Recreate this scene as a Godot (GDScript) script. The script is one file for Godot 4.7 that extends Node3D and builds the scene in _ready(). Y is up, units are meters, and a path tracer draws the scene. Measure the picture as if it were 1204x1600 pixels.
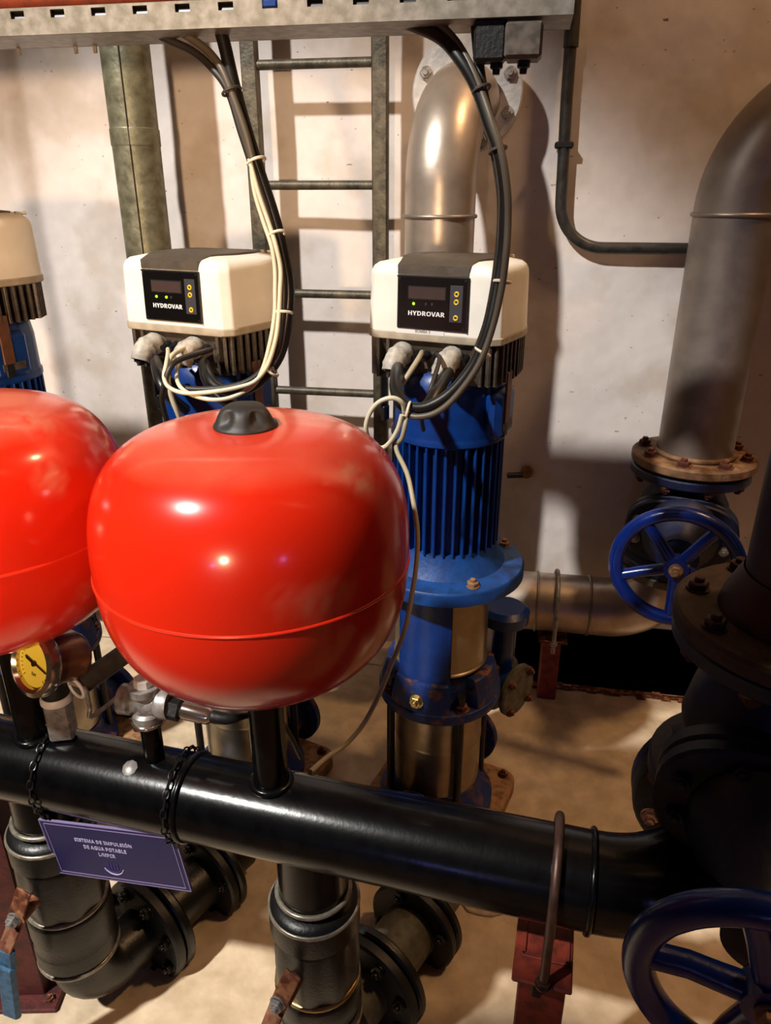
extends Node3D

# ---------------------------------------------------------------- mesh buffer
class MB:
	var t := PackedVector3Array()
	func tri(a: Vector3, b: Vector3, c: Vector3) -> void:
		if (b - a).cross(c - a).length_squared() < 1e-16:
			return
		t.append(a); t.append(b); t.append(c)
	func quad(a: Vector3, b: Vector3, c: Vector3, d: Vector3) -> void:
		tri(a, b, c); tri(a, c, d)
	func add(o: MB, x := Transform3D.IDENTITY) -> MB:
		for p in o.t:
			t.append(x * p)
		return self
	# polygon with its outside away from c
	func face(p: Array, c: Vector3) -> void:
		var n: Vector3 = (p[1] - p[0]).cross(p[2] - p[0])
		var flip: bool = n.dot(p[0] - c) < 0.0
		for i in range(1, p.size() - 1):
			if flip: tri(p[0], p[i + 1], p[i])
			else: tri(p[0], p[i], p[i + 1])
	# rings of equal length, counter-clockwise seen from the far end
	func loft(rings: Array, close := true, cap := true) -> MB:
		for i in range(rings.size() - 1):
			var a: PackedVector3Array = rings[i]
			var b: PackedVector3Array = rings[i + 1]
			var n := a.size()
			for j in range(n if close else n - 1):
				var k := (j + 1) % n
				quad(a[j], a[k], b[k], b[j])
		if cap:
			for e in [0, rings.size() - 1]:
				var r: PackedVector3Array = rings[e]
				var m := Vector3.ZERO
				for p in r: m += p
				m /= r.size()
				for j in range(r.size()):
					var k := (j + 1) % r.size()
					if e == 0: tri(m, r[k], r[j])
					else: tri(m, r[j], r[k])
		return self
	# profile of (radius, height) from bottom to top
	func lathe(prof: Array, segs := 40, a0 := 0.0, a1 := TAU) -> MB:
		var full := absf(a1 - a0 - TAU) < 1e-4
		var rings := []
		for q in prof:
			var r := PackedVector3Array()
			for j in range(segs if full else segs + 1):
				var a := a0 + (a1 - a0) * j / segs
				r.append(Vector3(q.x * sin(a), q.y, q.x * cos(a)))
			rings.append(r)
		return loft(rings, full, false)
	func sweep(pts: Array, rad, segs := 12, cap := true, closed := false) -> MB:
		var rings := []
		var n: int = pts.size()
		var nrm := Vector3.ZERO
		for i in n:
			var tg: Vector3
			if closed: tg = (pts[(i + 1) % n] - pts[(i + n - 1) % n]).normalized()
			else: tg = (pts[mini(i + 1, n - 1)] - pts[maxi(i - 1, 0)]).normalized()
			if nrm == Vector3.ZERO:
				nrm = tg.cross(Vector3.UP if absf(tg.y) < 0.9 else Vector3.RIGHT).normalized()
			nrm = (nrm - tg * nrm.dot(tg)).normalized()
			var bn := tg.cross(nrm)
			var r: float = rad[i] if rad is Array else rad
			var ring := PackedVector3Array()
			for j in segs:
				var a := TAU * j / segs
				ring.append(pts[i] + (nrm * cos(a) + bn * sin(a)) * r)
			rings.append(ring)
		if closed: rings.append(rings[0])
		return loft(rings, true, cap and not closed)
	func box(s: Vector3, at := Vector3.ZERO, bev := 0.0, bas := Basis.IDENTITY) -> MB:
		var h := s / 2.0
		var b := minf(bev, minf(h.x, minf(h.y, h.z)) * 0.95)
		var o := t.size()
		var p := {}
		for x in [-1, 1]:
			for y in [-1, 1]:
				for z in [-1, 1]:
					p[[x, y, z, 0]] = Vector3(x * h.x, y * (h.y - b), z * (h.z - b))
					p[[x, y, z, 1]] = Vector3(x * (h.x - b), y * h.y, z * (h.z - b))
					p[[x, y, z, 2]] = Vector3(x * (h.x - b), y * (h.y - b), z * h.z)
		for s1 in [-1, 1]:
			face([p[[s1, -1, -1, 0]], p[[s1, 1, -1, 0]], p[[s1, 1, 1, 0]], p[[s1, -1, 1, 0]]], Vector3.ZERO)
			face([p[[-1, s1, -1, 1]], p[[1, s1, -1, 1]], p[[1, s1, 1, 1]], p[[-1, s1, 1, 1]]], Vector3.ZERO)
			face([p[[-1, -1, s1, 2]], p[[1, -1, s1, 2]], p[[1, 1, s1, 2]], p[[-1, 1, s1, 2]]], Vector3.ZERO)
			if b > 0.0:
				for s2 in [-1, 1]:
					face([p[[s1, s2, -1, 0]], p[[s1, s2, 1, 0]], p[[s1, s2, 1, 1]], p[[s1, s2, -1, 1]]], Vector3.ZERO)
					face([p[[s1, -1, s2, 0]], p[[s1, 1, s2, 0]], p[[s1, 1, s2, 2]], p[[s1, -1, s2, 2]]], Vector3.ZERO)
					face([p[[-1, s1, s2, 1]], p[[1, s1, s2, 1]], p[[1, s1, s2, 2]], p[[-1, s1, s2, 2]]], Vector3.ZERO)
					for s3 in [-1, 1]:
						face([p[[s1, s2, s3, 0]], p[[s1, s2, s3, 1]], p[[s1, s2, s3, 2]]], Vector3.ZERO)
		for i in range(o, t.size()):
			t[i] = bas * t[i] + at
		return self
	# polygon (x, y) drawn out along z, from z0 to z1, edges bevelled
	func extrude(poly: PackedVector2Array, z0: float, z1: float, bev := 0.0) -> MB:
		var q := poly
		if Geometry2D.is_polygon_clockwise(q): q.reverse()
		var inn := q
		if bev > 0.0:
			inn = PackedVector2Array()
			var n := q.size()
			for i in n:
				var d0 := (q[i] - q[(i + n - 1) % n]).normalized()
				var d1 := (q[(i + 1) % n] - q[i]).normalized()
				var m := Vector2(-(d0.y + d1.y), d0.x + d1.x)
				if m.length() < 1e-6: m = Vector2(-d0.y, d0.x)
				m = m.normalized()
				inn.append(q[i] + m * bev / maxf(0.4, m.dot(Vector2(-d0.y, d0.x))))
		var ring := func(pl: PackedVector2Array, z: float) -> PackedVector3Array:
			var r := PackedVector3Array()
			for v in pl: r.append(Vector3(v.x, v.y, z))
			return r
		var rings := []
		if bev > 0.0: rings = [ring.call(inn, z0), ring.call(q, z0 + bev), ring.call(q, z1 - bev), ring.call(inn, z1)]
		else: rings = [ring.call(q, z0), ring.call(q, z1)]
		loft(rings, true, false)
		var ix := Geometry2D.triangulate_polygon(inn)
		for i in range(0, ix.size(), 3):
			var a := inn[ix[i]]; var b := inn[ix[i + 1]]; var c := inn[ix[i + 2]]
			if (b - a).cross(c - a) < 0.0:
				var sw := b; b = c; c = sw
			tri(Vector3(a.x, a.y, z1), Vector3(b.x, b.y, z1), Vector3(c.x, c.y, z1))
			tri(Vector3(a.x, a.y, z0), Vector3(c.x, c.y, z0), Vector3(b.x, b.y, z0))
		return self
	func turned(x: Transform3D) -> MB:
		for i in t.size(): t[i] = x * t[i]
		return self
	func mesh(crease := 40.0) -> ArrayMesh:
		var nf := t.size() / 3
		var fn := PackedVector3Array(); fn.resize(nf)
		var at := {}
		var keys := []
		keys.resize(t.size())
		for f in nf:
			fn[f] = (t[f * 3 + 1] - t[f * 3]).cross(t[f * 3 + 2] - t[f * 3])
			for c in 3:
				var k := Vector3i((t[f * 3 + c] * 20000.0).round())
				keys[f * 3 + c] = k
				if at.has(k): at[k].append(f)
				else: at[k] = [f]
		var cs := cos(deg_to_rad(crease))
		var vs := PackedVector3Array(); vs.resize(t.size())
		var ns := PackedVector3Array(); ns.resize(t.size())
		var un := PackedVector3Array(); un.resize(nf)
		for f in nf: un[f] = fn[f].normalized()
		var order := [0, 2, 1]
		for f in nf:
			for c in 3:
				var i: int = f * 3 + c
				var s := Vector3.ZERO
				for g in at[keys[i]]:
					if un[f].dot(un[g]) > cs: s += fn[g]
				var w: int = f * 3 + order[c]
				vs[w] = t[i]
				ns[w] = s.normalized()
		var arr := []
		arr.resize(Mesh.ARRAY_MAX)
		arr[Mesh.ARRAY_VERTEX] = vs
		arr[Mesh.ARRAY_NORMAL] = ns
		var m := ArrayMesh.new()
		m.add_surface_from_arrays(Mesh.PRIMITIVE_TRIANGLES, arr)
		return m

# ---------------------------------------------------------------- helpers
var M := {}
var used := {}

func V(x: float, y: float, z: float) -> Vector3: return Vector3(x, y, z)
func P(x: float, y: float) -> Vector2: return Vector2(x, y)

func numbered(called: String) -> String:
	if not used.has(called):
		used[called] = 0
		return called
	used[called] += 1
	return "%s_%03d" % [called, used[called]]

func tag(o: Node, label: String, category: String, group := "") -> Node:
	o.set_meta("label", label); o.set_meta("category", category)
	if group: o.set_meta("group", group)
	return o

func thing(called: String, label: String, category: String, at := Vector3.ZERO, turn := 0.0, group := "") -> Node3D:
	var o := Node3D.new()
	o.name = numbered(called)
	add_child(o)
	o.position = at
	o.rotation.y = turn
	tag(o, label, category, group)
	return o

func part(parent: Node, called: String, mb: MB, m: Material, crease := 40.0) -> MeshInstance3D:
	return put(parent, called, mb.mesh(crease), m)

func put(parent: Node, called: String, me: Mesh, m: Material, x := Transform3D.IDENTITY) -> MeshInstance3D:
	var o := MeshInstance3D.new()
	o.name = called
	o.mesh = me
	o.material_override = m
	parent.add_child(o, true)
	o.transform = x
	return o

func solo(called: String, mb: MB, m: Material, label: String, category: String, group := "", crease := 40.0) -> MeshInstance3D:
	var o := part(self, numbered(called), mb, m, crease)
	tag(o, label, category, group)
	return o

func struct(called: String, mb: MB, m: Material) -> MeshInstance3D:
	var o := part(self, called, mb, m)
	o.set_meta("kind", "structure")
	return o

# a frame whose y axis runs along d
func along(d: Vector3, at := Vector3.ZERO) -> Transform3D:
	var y := d.normalized()
	var x := y.cross(Vector3.FORWARD if absf(y.z) < 0.9 else Vector3.UP).normalized()
	return Transform3D(Basis(x, y, x.cross(y)), at)

func smooth(pts: Array, n := 6) -> Array:
	var out := []
	for i in range(pts.size() - 1):
		var a: Vector3 = pts[maxi(i - 1, 0)]; var b: Vector3 = pts[i]
		var c: Vector3 = pts[i + 1]; var d: Vector3 = pts[mini(i + 2, pts.size() - 1)]
		for k in n:
			out.append(b.cubic_interpolate(c, a, d, float(k) / n))
	out.append(pts[-1])
	return out

func arc(c: Vector3, u: Vector3, v: Vector3, r: float, a0: float, a1: float, n := 14) -> Array:
	var out := []
	for i in n + 1:
		var a := a0 + (a1 - a0) * i / n
		out.append(c + (u * cos(a) + v * sin(a)) * r)
	return out

func ring_mb(r: float, w: float, x := Transform3D.IDENTITY, segs := 36, ws := 10) -> MB:
	return MB.new().sweep(arc(Vector3.ZERO, Vector3.RIGHT, Vector3.BACK, r, 0, TAU * (segs - 1.0) / segs, segs - 1), w, ws, false, true).turned(x)

# a disc with rounded edges along y
func disc_mb(r: float, y0: float, y1: float, b := 0.002, inner := 0.0, segs := 44) -> MB:
	return MB.new().lathe([P(inner, y0), P(r - b, y0), P(r, y0 + b), P(r, y1 - b), P(r - b, y1), P(inner, y1)], segs)

var bolt_me := {}
func bolt(parent: Node, at: Vector3, d: Vector3, s: float, m: Material, called := "bolt") -> MeshInstance3D:
	if not bolt_me.has(s):
		var b := MB.new().lathe([P(0, 0), P(s * 1.15, 0), P(s * 1.15, s * .22), P(0, s * .22)], 20)
		var hx := PackedVector2Array()
		for i in 6: hx.append(P(cos(TAU * i / 6), sin(TAU * i / 6)) * s)
		b.add(MB.new().extrude(hx, s * .22, s * .95, s * .12), Transform3D(Basis(V(1, 0, 0), -PI / 2), Vector3.ZERO))
		b.add(MB.new().lathe([P(s * .5, s * .9), P(s * .5, s * 1.35), P(s * .4, s * 1.45), P(0, s * 1.45)], 14))
		bolt_me[s] = b.mesh()
	return put(parent, called, bolt_me[s], m, along(d, at))

func text(parent: Node, called: String, s: String, w: float, h: float, x: Transform3D, m: Material, bold := true) -> MeshInstance3D:
	var tm := TextMesh.new()
	var f := SystemFont.new()
	f.font_names = PackedStringArray(["Droid Sans"])
	if bold: f.font_weight = 700
	tm.font = f
	tm.text = s
	tm.font_size = 48
	tm.pixel_size = 0.01
	tm.depth = 0.02
	tm.curve_step = 2.0
	var bb := tm.get_aabb()
	var k := V(w / maxf(bb.size.x, .001), h / maxf(bb.size.y, .001), 0.0006 / 0.02)
	var c := bb.get_center()
	var y := x * Transform3D(Basis.from_scale(k), V(-c.x * k.x, -c.y * k.y, 0))
	return put(parent, called, tm, m, y)

# ---------------------------------------------------------------- materials
func noise_tex(freq: float, oct: int, ramp: Array, size := 512, seed_ := 1, kind := FastNoiseLite.TYPE_SIMPLEX_SMOOTH, normal := 0.0) -> NoiseTexture2D:
	var n := FastNoiseLite.new()
	n.seed = seed_
	n.noise_type = kind
	n.frequency = freq
	n.fractal_octaves = oct
	var t := NoiseTexture2D.new()
	t.width = size; t.height = size
	t.seamless = true
	t.noise = n
	if normal > 0.0:
		t.as_normal_map = true
		t.bump_strength = normal
	else:
		var g := Gradient.new()
		var offs := PackedFloat32Array(); var cols := PackedColorArray()
		for r in ramp:
			offs.append(r[0]); cols.append(r[1])
		g.offsets = offs; g.colors = cols
		t.color_ramp = g
	return t

func mat(c: Color, rough: float, metal := 0.0, tex: Texture2D = null, scale := 1.0, nrm: Texture2D = null, nstr := 1.0, world := false) -> StandardMaterial3D:
	var m := StandardMaterial3D.new()
	m.albedo_color = c
	m.roughness = rough
	m.metallic = metal
	if tex: m.albedo_texture = tex
	if nrm:
		m.normal_enabled = true
		m.normal_texture = nrm
		m.normal_scale = nstr
	if tex or nrm:
		m.uv1_triplanar = true
		m.uv1_world_triplanar = world
		m.uv1_scale = Vector3.ONE * scale
	return m

func g(v: float) -> Color: return Color(v, v, v)

func wall_image() -> ImageTexture:
	var s := 1024
	var rng := RandomNumberGenerator.new()
	rng.seed = 77
	var n1 := FastNoiseLite.new(); n1.seed = 5; n1.frequency = 0.006; n1.fractal_octaves = 5
	var n2 := FastNoiseLite.new(); n2.seed = 9; n2.frequency = 0.03; n2.fractal_octaves = 3
	var i1 := n1.get_seamless_image(s, s)
	var i2 := n2.get_seamless_image(s, s)
	i1.convert(Image.FORMAT_L8); i2.convert(Image.FORMAT_L8)
	var a := i1.get_data(); var b := i2.get_data()
	var d := PackedByteArray(); d.resize(s * s * 3)
	for i in s * s:
		var v := a[i] / 255.0
		var w := b[i] / 255.0
		var k := 1.0 - 0.07 * smoothstep(0.45, 0.85, v) - 0.04 * w
		var warm := 0.035 * smoothstep(0.5, 0.9, v)
		d[i * 3] = int(255 * clampf(k, 0, 1))
		d[i * 3 + 1] = int(255 * clampf(k - warm * .6, 0, 1))
		d[i * 3 + 2] = int(255 * clampf(k - warm * 1.5, 0, 1))
	for q in 420:
		var x := rng.randi() % s; var y := rng.randi() % s
		var big := rng.randf() < 0.18
		var lx := rng.randi_range(1, 9 if big else 3); var ly := rng.randi_range(1, 3 if big else 2)
		var k := rng.randf_range(.45, .85)
		for yy in ly:
			for xx in lx:
				if rng.randf() < .3: continue
				var o := (((y + yy) % s) * s + (x + xx) % s) * 3
				for c in 3: d[o + c] = int(d[o + c] * (k - .05 * c))
	var im := Image.create_from_data(s, s, false, Image.FORMAT_RGB8, d)
	return ImageTexture.create_from_image(im)

func materials() -> void:
	var mott := noise_tex(0.012, 5, [[0.25, g(.88)], [0.75, g(1)]], 512, 3)
	var dirt := noise_tex(0.015, 6, [[0.2, g(.70)], [0.45, g(.88)], [0.8, g(1)]], 512, 8)
	var fine := noise_tex(0.05, 3, [], 512, 11, FastNoiseLite.TYPE_SIMPLEX_SMOOTH, 3.0)
	var lump := noise_tex(0.012, 5, [], 512, 12, FastNoiseLite.TYPE_SIMPLEX_SMOOTH, 6.0)
	var floor_t := noise_tex(0.014, 6, [[0.2, Color(.76, .67, .55)], [0.5, Color(.81, .72, .60)], [0.8, Color(.86, .77, .65)]], 1024, 21)
	var rustmix := noise_tex(0.018, 5, [[0.35, Color(.30, .13, .07)], [0.5, Color(.45, .24, .13)], [0.7, Color(.62, .42, .28)]], 512, 31)
	var bluerust := noise_tex(0.012, 5, [[0.50, Color(.06, .17, .42)], [0.60, Color(.09, .19, .40)], [0.67, Color(.40, .22, .13)], [0.85, Color(.55, .36, .24)]], 512, 33)
	var galv := noise_tex(0.02, 4, [[0.2, Color(.68, .67, .63)], [0.5, Color(.76, .75, .72)], [0.8, Color(.84, .83, .81)]], 512, 41)
	var olive := noise_tex(0.02, 5, [[0.2, Color(.33, .32, .25)], [0.5, Color(.42, .41, .33)], [0.85, Color(.50, .49, .41)]], 512, 42)
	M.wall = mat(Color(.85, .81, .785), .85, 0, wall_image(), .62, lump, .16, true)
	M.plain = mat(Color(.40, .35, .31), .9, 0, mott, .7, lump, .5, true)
	M.floor = mat(Color(1, 1, 1), .8, 0, floor_t, .9, lump, .6, true)
	M.dark = mat(Color(.10, .085, .07), .95, 0, dirt, 2.0)
	M.silver = mat(Color(.76, .70, .64), .36, .75, mott, 2.0, fine, .04)
	M.silver_dull = mat(Color(.60, .55, .51), .44, .7, mott, 2.0, fine, .04)
	M.white_fl = mat(Color(.78, .76, .74), .45, .3, mott, 3.0, fine, .2)
	M.olive = mat(Color(1, 1, 1), .5, .45, olive, 2.5, fine, .25)
	M.ladder = mat(Color(.36, .33, .27), .5, .4, dirt, 4.0, fine, .3)
	M.tray = mat(Color(.74, .71, .67), .45, .55, galv, 4.0, fine, .06)
	M.redbar = mat(Color(.62, .27, .15), .6, .1, dirt, 4.0, fine, .4)
	M.conduit = mat(Color(.26, .24, .22), .4, .3, dirt, 4.0)
	M.jbox = mat(Color(.40, .36, .32), .5, .3, dirt, 5.0)
	M.black = mat(Color(.055, .052, .05), .5, 0, dirt, 5.0, fine, .3)
	M.rubber = mat(Color(.13, .12, .112), .55, 0, null, 1, fine, .3)
	M.cable_black = mat(Color(.07, .065, .06), .38)
	M.cable_brown = mat(Color(.15, .125, .105), .5)
	M.cable_grey = mat(Color(.62, .58, .48), .45)
	M.cable_dim = mat(Color(.33, .29, .235), .45)
	M.cable_white = mat(Color(.80, .77, .66), .42)
	M.tie = mat(Color(.86, .82, .72), .5)
	M.tie_dark = mat(Color(.25, .21, .19), .5)
	M.cream = mat(Color(.92, .90, .85), .42, 0, noise_tex(0.01, 4, [[0.2, g(.93)], [0.8, g(1)]], 256, 51), 3.0)
	M.lip = mat(Color(.66, .61, .53), .5, 0, mott, 4.0)
	M.lid = mat(Color(.30, .265, .225), .5, 0, mott, 4.0, fine, .2)
	M.panel = mat(Color(.035, .030, .028), .28)
	M.panel_edge = mat(Color(.09, .085, .08), .4)
	M.lcd = mat(Color(.24, .19, .18), .25)
	M.keypad = mat(Color(.20, .20, .215), .45)
	M.yellow = mat(Color(.85, .68, .10), .4)
	M.led_off = mat(Color(.18, .17, .16), .3)
	M.print = mat(Color(.88, .87, .86), .5)
	M.led = mat(Color(.6, .95, .15), .4)
	M.led.emission_enabled = true
	M.led.emission = Color(.65, 1.0, .12)
	M.led.emission_energy_multiplier = 1.2
	M.sink = mat(Color(.34, .30, .26), .5, .3, dirt, 4.0, fine, .3)
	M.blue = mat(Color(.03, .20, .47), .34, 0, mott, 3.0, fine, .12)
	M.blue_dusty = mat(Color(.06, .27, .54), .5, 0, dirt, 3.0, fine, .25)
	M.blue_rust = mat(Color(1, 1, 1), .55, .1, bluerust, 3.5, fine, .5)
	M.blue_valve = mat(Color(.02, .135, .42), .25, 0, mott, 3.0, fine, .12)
	M.blue_body = mat(Color(.018, .055, .19), .5, 0, mott, 3.0, lump, .35)  # blue kept very dark, shade on the near valve put into the colour
	M.rust = mat(Color(1, 1, 1), .7, .1, rustmix, 4.0, fine, .7)
	M.rust_light = mat(Color(.82, .78, .74), .75, 0, noise_tex(0.02, 4, [[0.2, Color(.42, .30, .2)], [0.6, Color(.62, .48, .34)], [0.9, Color(.74, .6, .46)]], 256, 61), 4.0, fine, .6)
	M.grout = mat(Color(.70, .52, .36), .9, 0, dirt, 5.0, lump, .8)
	M.steel = mat(Color(.66, .60, .50), .32, .85, mott, 3.0)
	M.steel_rod = mat(Color(.20, .17, .145), .45, .4, dirt, 4.0)
	M.brass = mat(Color(.72, .62, .40), .32, .8)
	M.strap = mat(Color(.42, .27, .18), .5, .3, mott, 6.0)
	M.gland = mat(Color(.74, .71, .66), .5, 0, dirt, 8.0)
	M.flange_grey = mat(Color(.40, .38, .32), .6, .2, dirt, 5.0, fine, .4)
	M.red = mat(Color(1, 1, 1), .25)
	M.red.metallic_specular = .35
	M.red.vertex_color_use_as_albedo = true
	M.red.clearcoat_enabled = true
	M.red.clearcoat = .6
	M.red.clearcoat_roughness = .13
	M.red_dark = mat(Color(.84, .16, .07), .3)
	M.manifold = mat(Color(.04, .039, .043), .21, 0, dirt, 4.0, fine, .06)
	M.manifold.metallic_specular = .38
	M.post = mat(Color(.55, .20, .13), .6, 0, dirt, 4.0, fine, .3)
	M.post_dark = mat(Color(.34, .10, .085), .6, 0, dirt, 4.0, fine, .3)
	M.ubolt = mat(Color(.34, .24, .20), .45, .5, dirt, 6.0)
	M.dark_red = mat(Color(.22, .055, .04), .5, 0, dirt, 3.0)
	M.shaded_flange = mat(Color(.26, .17, .11), .65, 0, dirt, 4.0, fine, .5)  # rust brown darkened, shade on the near flange put into the colour
	M.chrome = mat(Color(.80, .74, .68), .15, .95)
	M.copper = mat(Color(.62, .42, .34), .28, .85, mott, 6.0)
	M.dial = mat(Color(.92, .84, .30), .7)
	M.needle = mat(Color(.10, .08, .04), .5)
	M.zinc = mat(Color(.66, .64, .62), .4, .5, dirt, 8.0)
	M.whitecap = mat(Color(.84, .82, .80), .45)
	M.grey_pipe = mat(Color(.30, .28, .255), .5, .2, dirt, 6.0)
	M.sign = mat(Color(.10, .09, .28), .45)
	M.sign_edge = mat(Color(.52, .46, .62), .4)
	M.sign_print = mat(Color(.74, .70, .82), .5)
	M.sign_faint = mat(Color(.24, .20, .42), .5)
	M.chain = mat(Color(.17, .16, .16), .35, .7)
	M.union = mat(Color(.085, .08, .072), .38, 0, dirt, 6.0, fine, .3)
	M.union_ring = mat(Color(.66, .62, .55), .32, .5, dirt, 8.0)
	M.blue_grip = mat(Color(.17, .38, .52), .5, 0, dirt, 8.0, fine, .4)
	M.chip = mat(Color(.74, .66, .56), .9, 0, mott, 6.0)
	M.glow = mat(Color(1, .95, .88), .4)
	M.glow.emission_enabled = true
	M.glow.emission = Color(1.0, .93, .83)
	M.glow.emission_energy_multiplier = 3.0
	M.blue_glow = mat(Color(.6, .65, 1), .4)
	M.blue_glow.emission_enabled = true
	M.blue_glow.emission = Color(.5, .55, 1.0)
	M.blue_glow.emission_energy_multiplier = 22.0
	M.housing = mat(Color(.5, .5, .5), .5, .4)

# ---------------------------------------------------------------- start
func _ready() -> void:
	var cam := Camera3D.new()
	cam.name = "camera"
	cam.position = V(0, 1.30, 0)
	cam.rotation_degrees = V(-23.2, 10.0, 0)
	cam.fov = 69.64
	cam.near = 0.05
	add_child(cam)
	cam.current = true
	var we := WorldEnvironment.new()
	we.name = "environment"
	var e := Environment.new()
	e.background_mode = Environment.BG_COLOR
	e.background_color = Color(0.02, 0.02, 0.02)
	e.tonemap_mode = Environment.TONE_MAPPER_LINEAR
	e.tonemap_exposure = 1.0
	e.sdfgi_enabled = true
	e.ssao_enabled = true
	e.ssil_enabled = true
	we.environment = e
	add_child(we)
	materials()
	lamps()
	room()
	pipes()
	ladder()
	tray()
	for i in 3: pump(i)
	tanks()
	manifold()
	drops()
	valves()
	cables()
	smalls()

func lamps() -> void:
	var a := V(-2.0, 3.95, 1.2)
	var s := SpotLight3D.new()
	s.name = "lamp_light"
	add_child(s)
	s.position = a
	s.look_at(V(-.683, .703, -1.3), Vector3.UP)
	s.spot_range = 12.0
	s.spot_angle = 17.8
	s.spot_angle_attenuation = 0.456
	s.light_energy = 29.0
	s.light_color = Color(1.0, .985, .96)
	s.light_size = 0.085
	s.shadow_enabled = true
	var l := thing("spot_lamp", "round metal spot lamp under the ceiling at upper left", "lamp", a)
	var x := Transform3D(s.basis * Basis(V(1, 0, 0), PI / 2), Vector3.ZERO)
	part(l, "housing", MB.new().lathe([P(0, .22), P(.06, .2), P(.07, .12), P(.13, .02), P(.13, .0), P(.122, .0), P(.065, .115), P(0, .12)], 32).turned(x), M.housing)
	part(l, "bulb", MB.new().lathe([P(0, .03), P(.04, .035), P(.06, .06), P(.04, .1), P(0, .11)], 24).turned(x), M.glow)
	part(l, "stem", MB.new().sweep([V(0, .15, .1), V(0, .3, .1)], .012, 10), M.housing)
	var o := SpotLight3D.new()  # added fill spot, lifts the shadows on the left wall
	o.name = "fill_light"
	add_child(o)
	o.position = V(-.25, 1.2, 1.8)
	o.look_at(V(-1.15, 1.28, -1.95), Vector3.UP)
	o.spot_range = 12.0
	o.spot_angle = 17.5
	o.spot_angle_attenuation = 0.8
	o.light_energy = 8.3
	o.light_color = Color(1.0, .84, .66)
	o.light_size = 0.09
	o.shadow_enabled = true
	var o2 := OmniLight3D.new()
	o2.name = "warm_light"
	o2.light_size = 0.12
	o2.omni_range = 12.0
	o2.omni_attenuation = 2.0
	o2.shadow_enabled = true
	o2.position = V(1.35, 3.25, -1.25)
	o2.light_energy = 2.6
	o2.light_color = Color(1.0, .80, .58)
	add_child(o2)
	var bb := thing("bulb_lamp", "bare warm bulb hanging high at the right, outside the view", "lamp", o2.position)
	part(bb, "bulb", MB.new().lathe([P(0, -.07), P(.04, -.06), P(.06, -.01), P(.04, .05), P(.02, .08), P(0, .08)], 24), M.glow)
	part(bb, "stem", MB.new().sweep([V(0, .08, 0), V(0, 1.0, 0)], .008, 8), M.housing)
	var b := thing("added_fill_lamp", "added unseen warm fill lamp on a floor stand behind the viewer", "lamp", o.position)  # housing and stand made up around the added fill spot
	var x2 := Transform3D(o.basis * Basis(V(1, 0, 0), PI / 2), Vector3.ZERO)
	part(b, "housing", MB.new().lathe([P(0, .22), P(.06, .2), P(.07, .12), P(.13, .02), P(.13, .0), P(.122, .0), P(.065, .115), P(0, .12)], 32).turned(x2), M.housing)
	part(b, "bulb", MB.new().lathe([P(0, .03), P(.04, .035), P(.06, .06), P(.04, .1), P(0, .11)], 24).turned(x2), M.glow)
	part(b, "stem", MB.new().sweep([V(.03, 0, .16), V(.03, -1.195, .16)], .012, 10), M.housing)
	part(b, "base", MB.new().lathe([P(0, -1.2), P(.16, -1.2), P(.16, -1.185), P(0, -1.175)], 28).turned(Transform3D(Basis.IDENTITY, V(.03, 0, .16))), M.housing)
	# two small bluish status lamps on the walls behind the viewer
	for k in 2:
		var sp: Vector3 = [V(-.62, 1.02, 2.66), V(2.16, 1.12, 2.3)][k]
		var sl := thing("status_lamp", ["small bluish status lamp low on the wall behind the viewer", "small bluish status lamp on the right wall behind the viewer"][k], "lamp", sp)
		part(sl, "case", MB.new().box(V(.16, .12, .04), V(0, 0, .02) if k == 0 else V(.02, 0, 0), .006, Basis.IDENTITY if k == 0 else Basis(V(0, 1, 0), PI / 2)), M.housing)
		part(sl, "lens", MB.new().box(V(.065, .05, .012), V(0, 0, -.004) if k == 0 else V(-.004, 0, 0), .004, Basis.IDENTITY if k == 0 else Basis(V(0, 1, 0), PI / 2)), M.blue_glow)
		var so := OmniLight3D.new()
		so.name = "status_light"
		so.position = sp + (V(0, 0, -.08) if k == 0 else V(-.08, 0, 0))
		so.light_energy = .14
		so.light_color = Color(.55, .6, 1.0)
		so.light_size = .05
		so.omni_range = 8.0
		so.omni_attenuation = 2.0
		so.shadow_enabled = true
		add_child(so, true)
	# added unseen duct over the viewer to shade the lower right
	var d := thing("added_shade_box", "added unseen duct hung from the ceiling over the viewer", "blocker")
	part(d, "shell", MB.new().box(V(2.93, .32, .85), V(.735, 2.12, .175), .01), M.silver_dull)
	part(d, "shade_plate", MB.new().box(V(.31, .04, .50), V(-.885, 1.985, .425), .004), M.silver_dull)  # thin added plate keeping the spot off the floor at right
	for hx in [-.5, .7, 1.9]:
		part(d, "hanger", MB.new().box(V(.03, 2.1, .9), V(hx, 3.3, .175), .002), M.housing)

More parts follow.
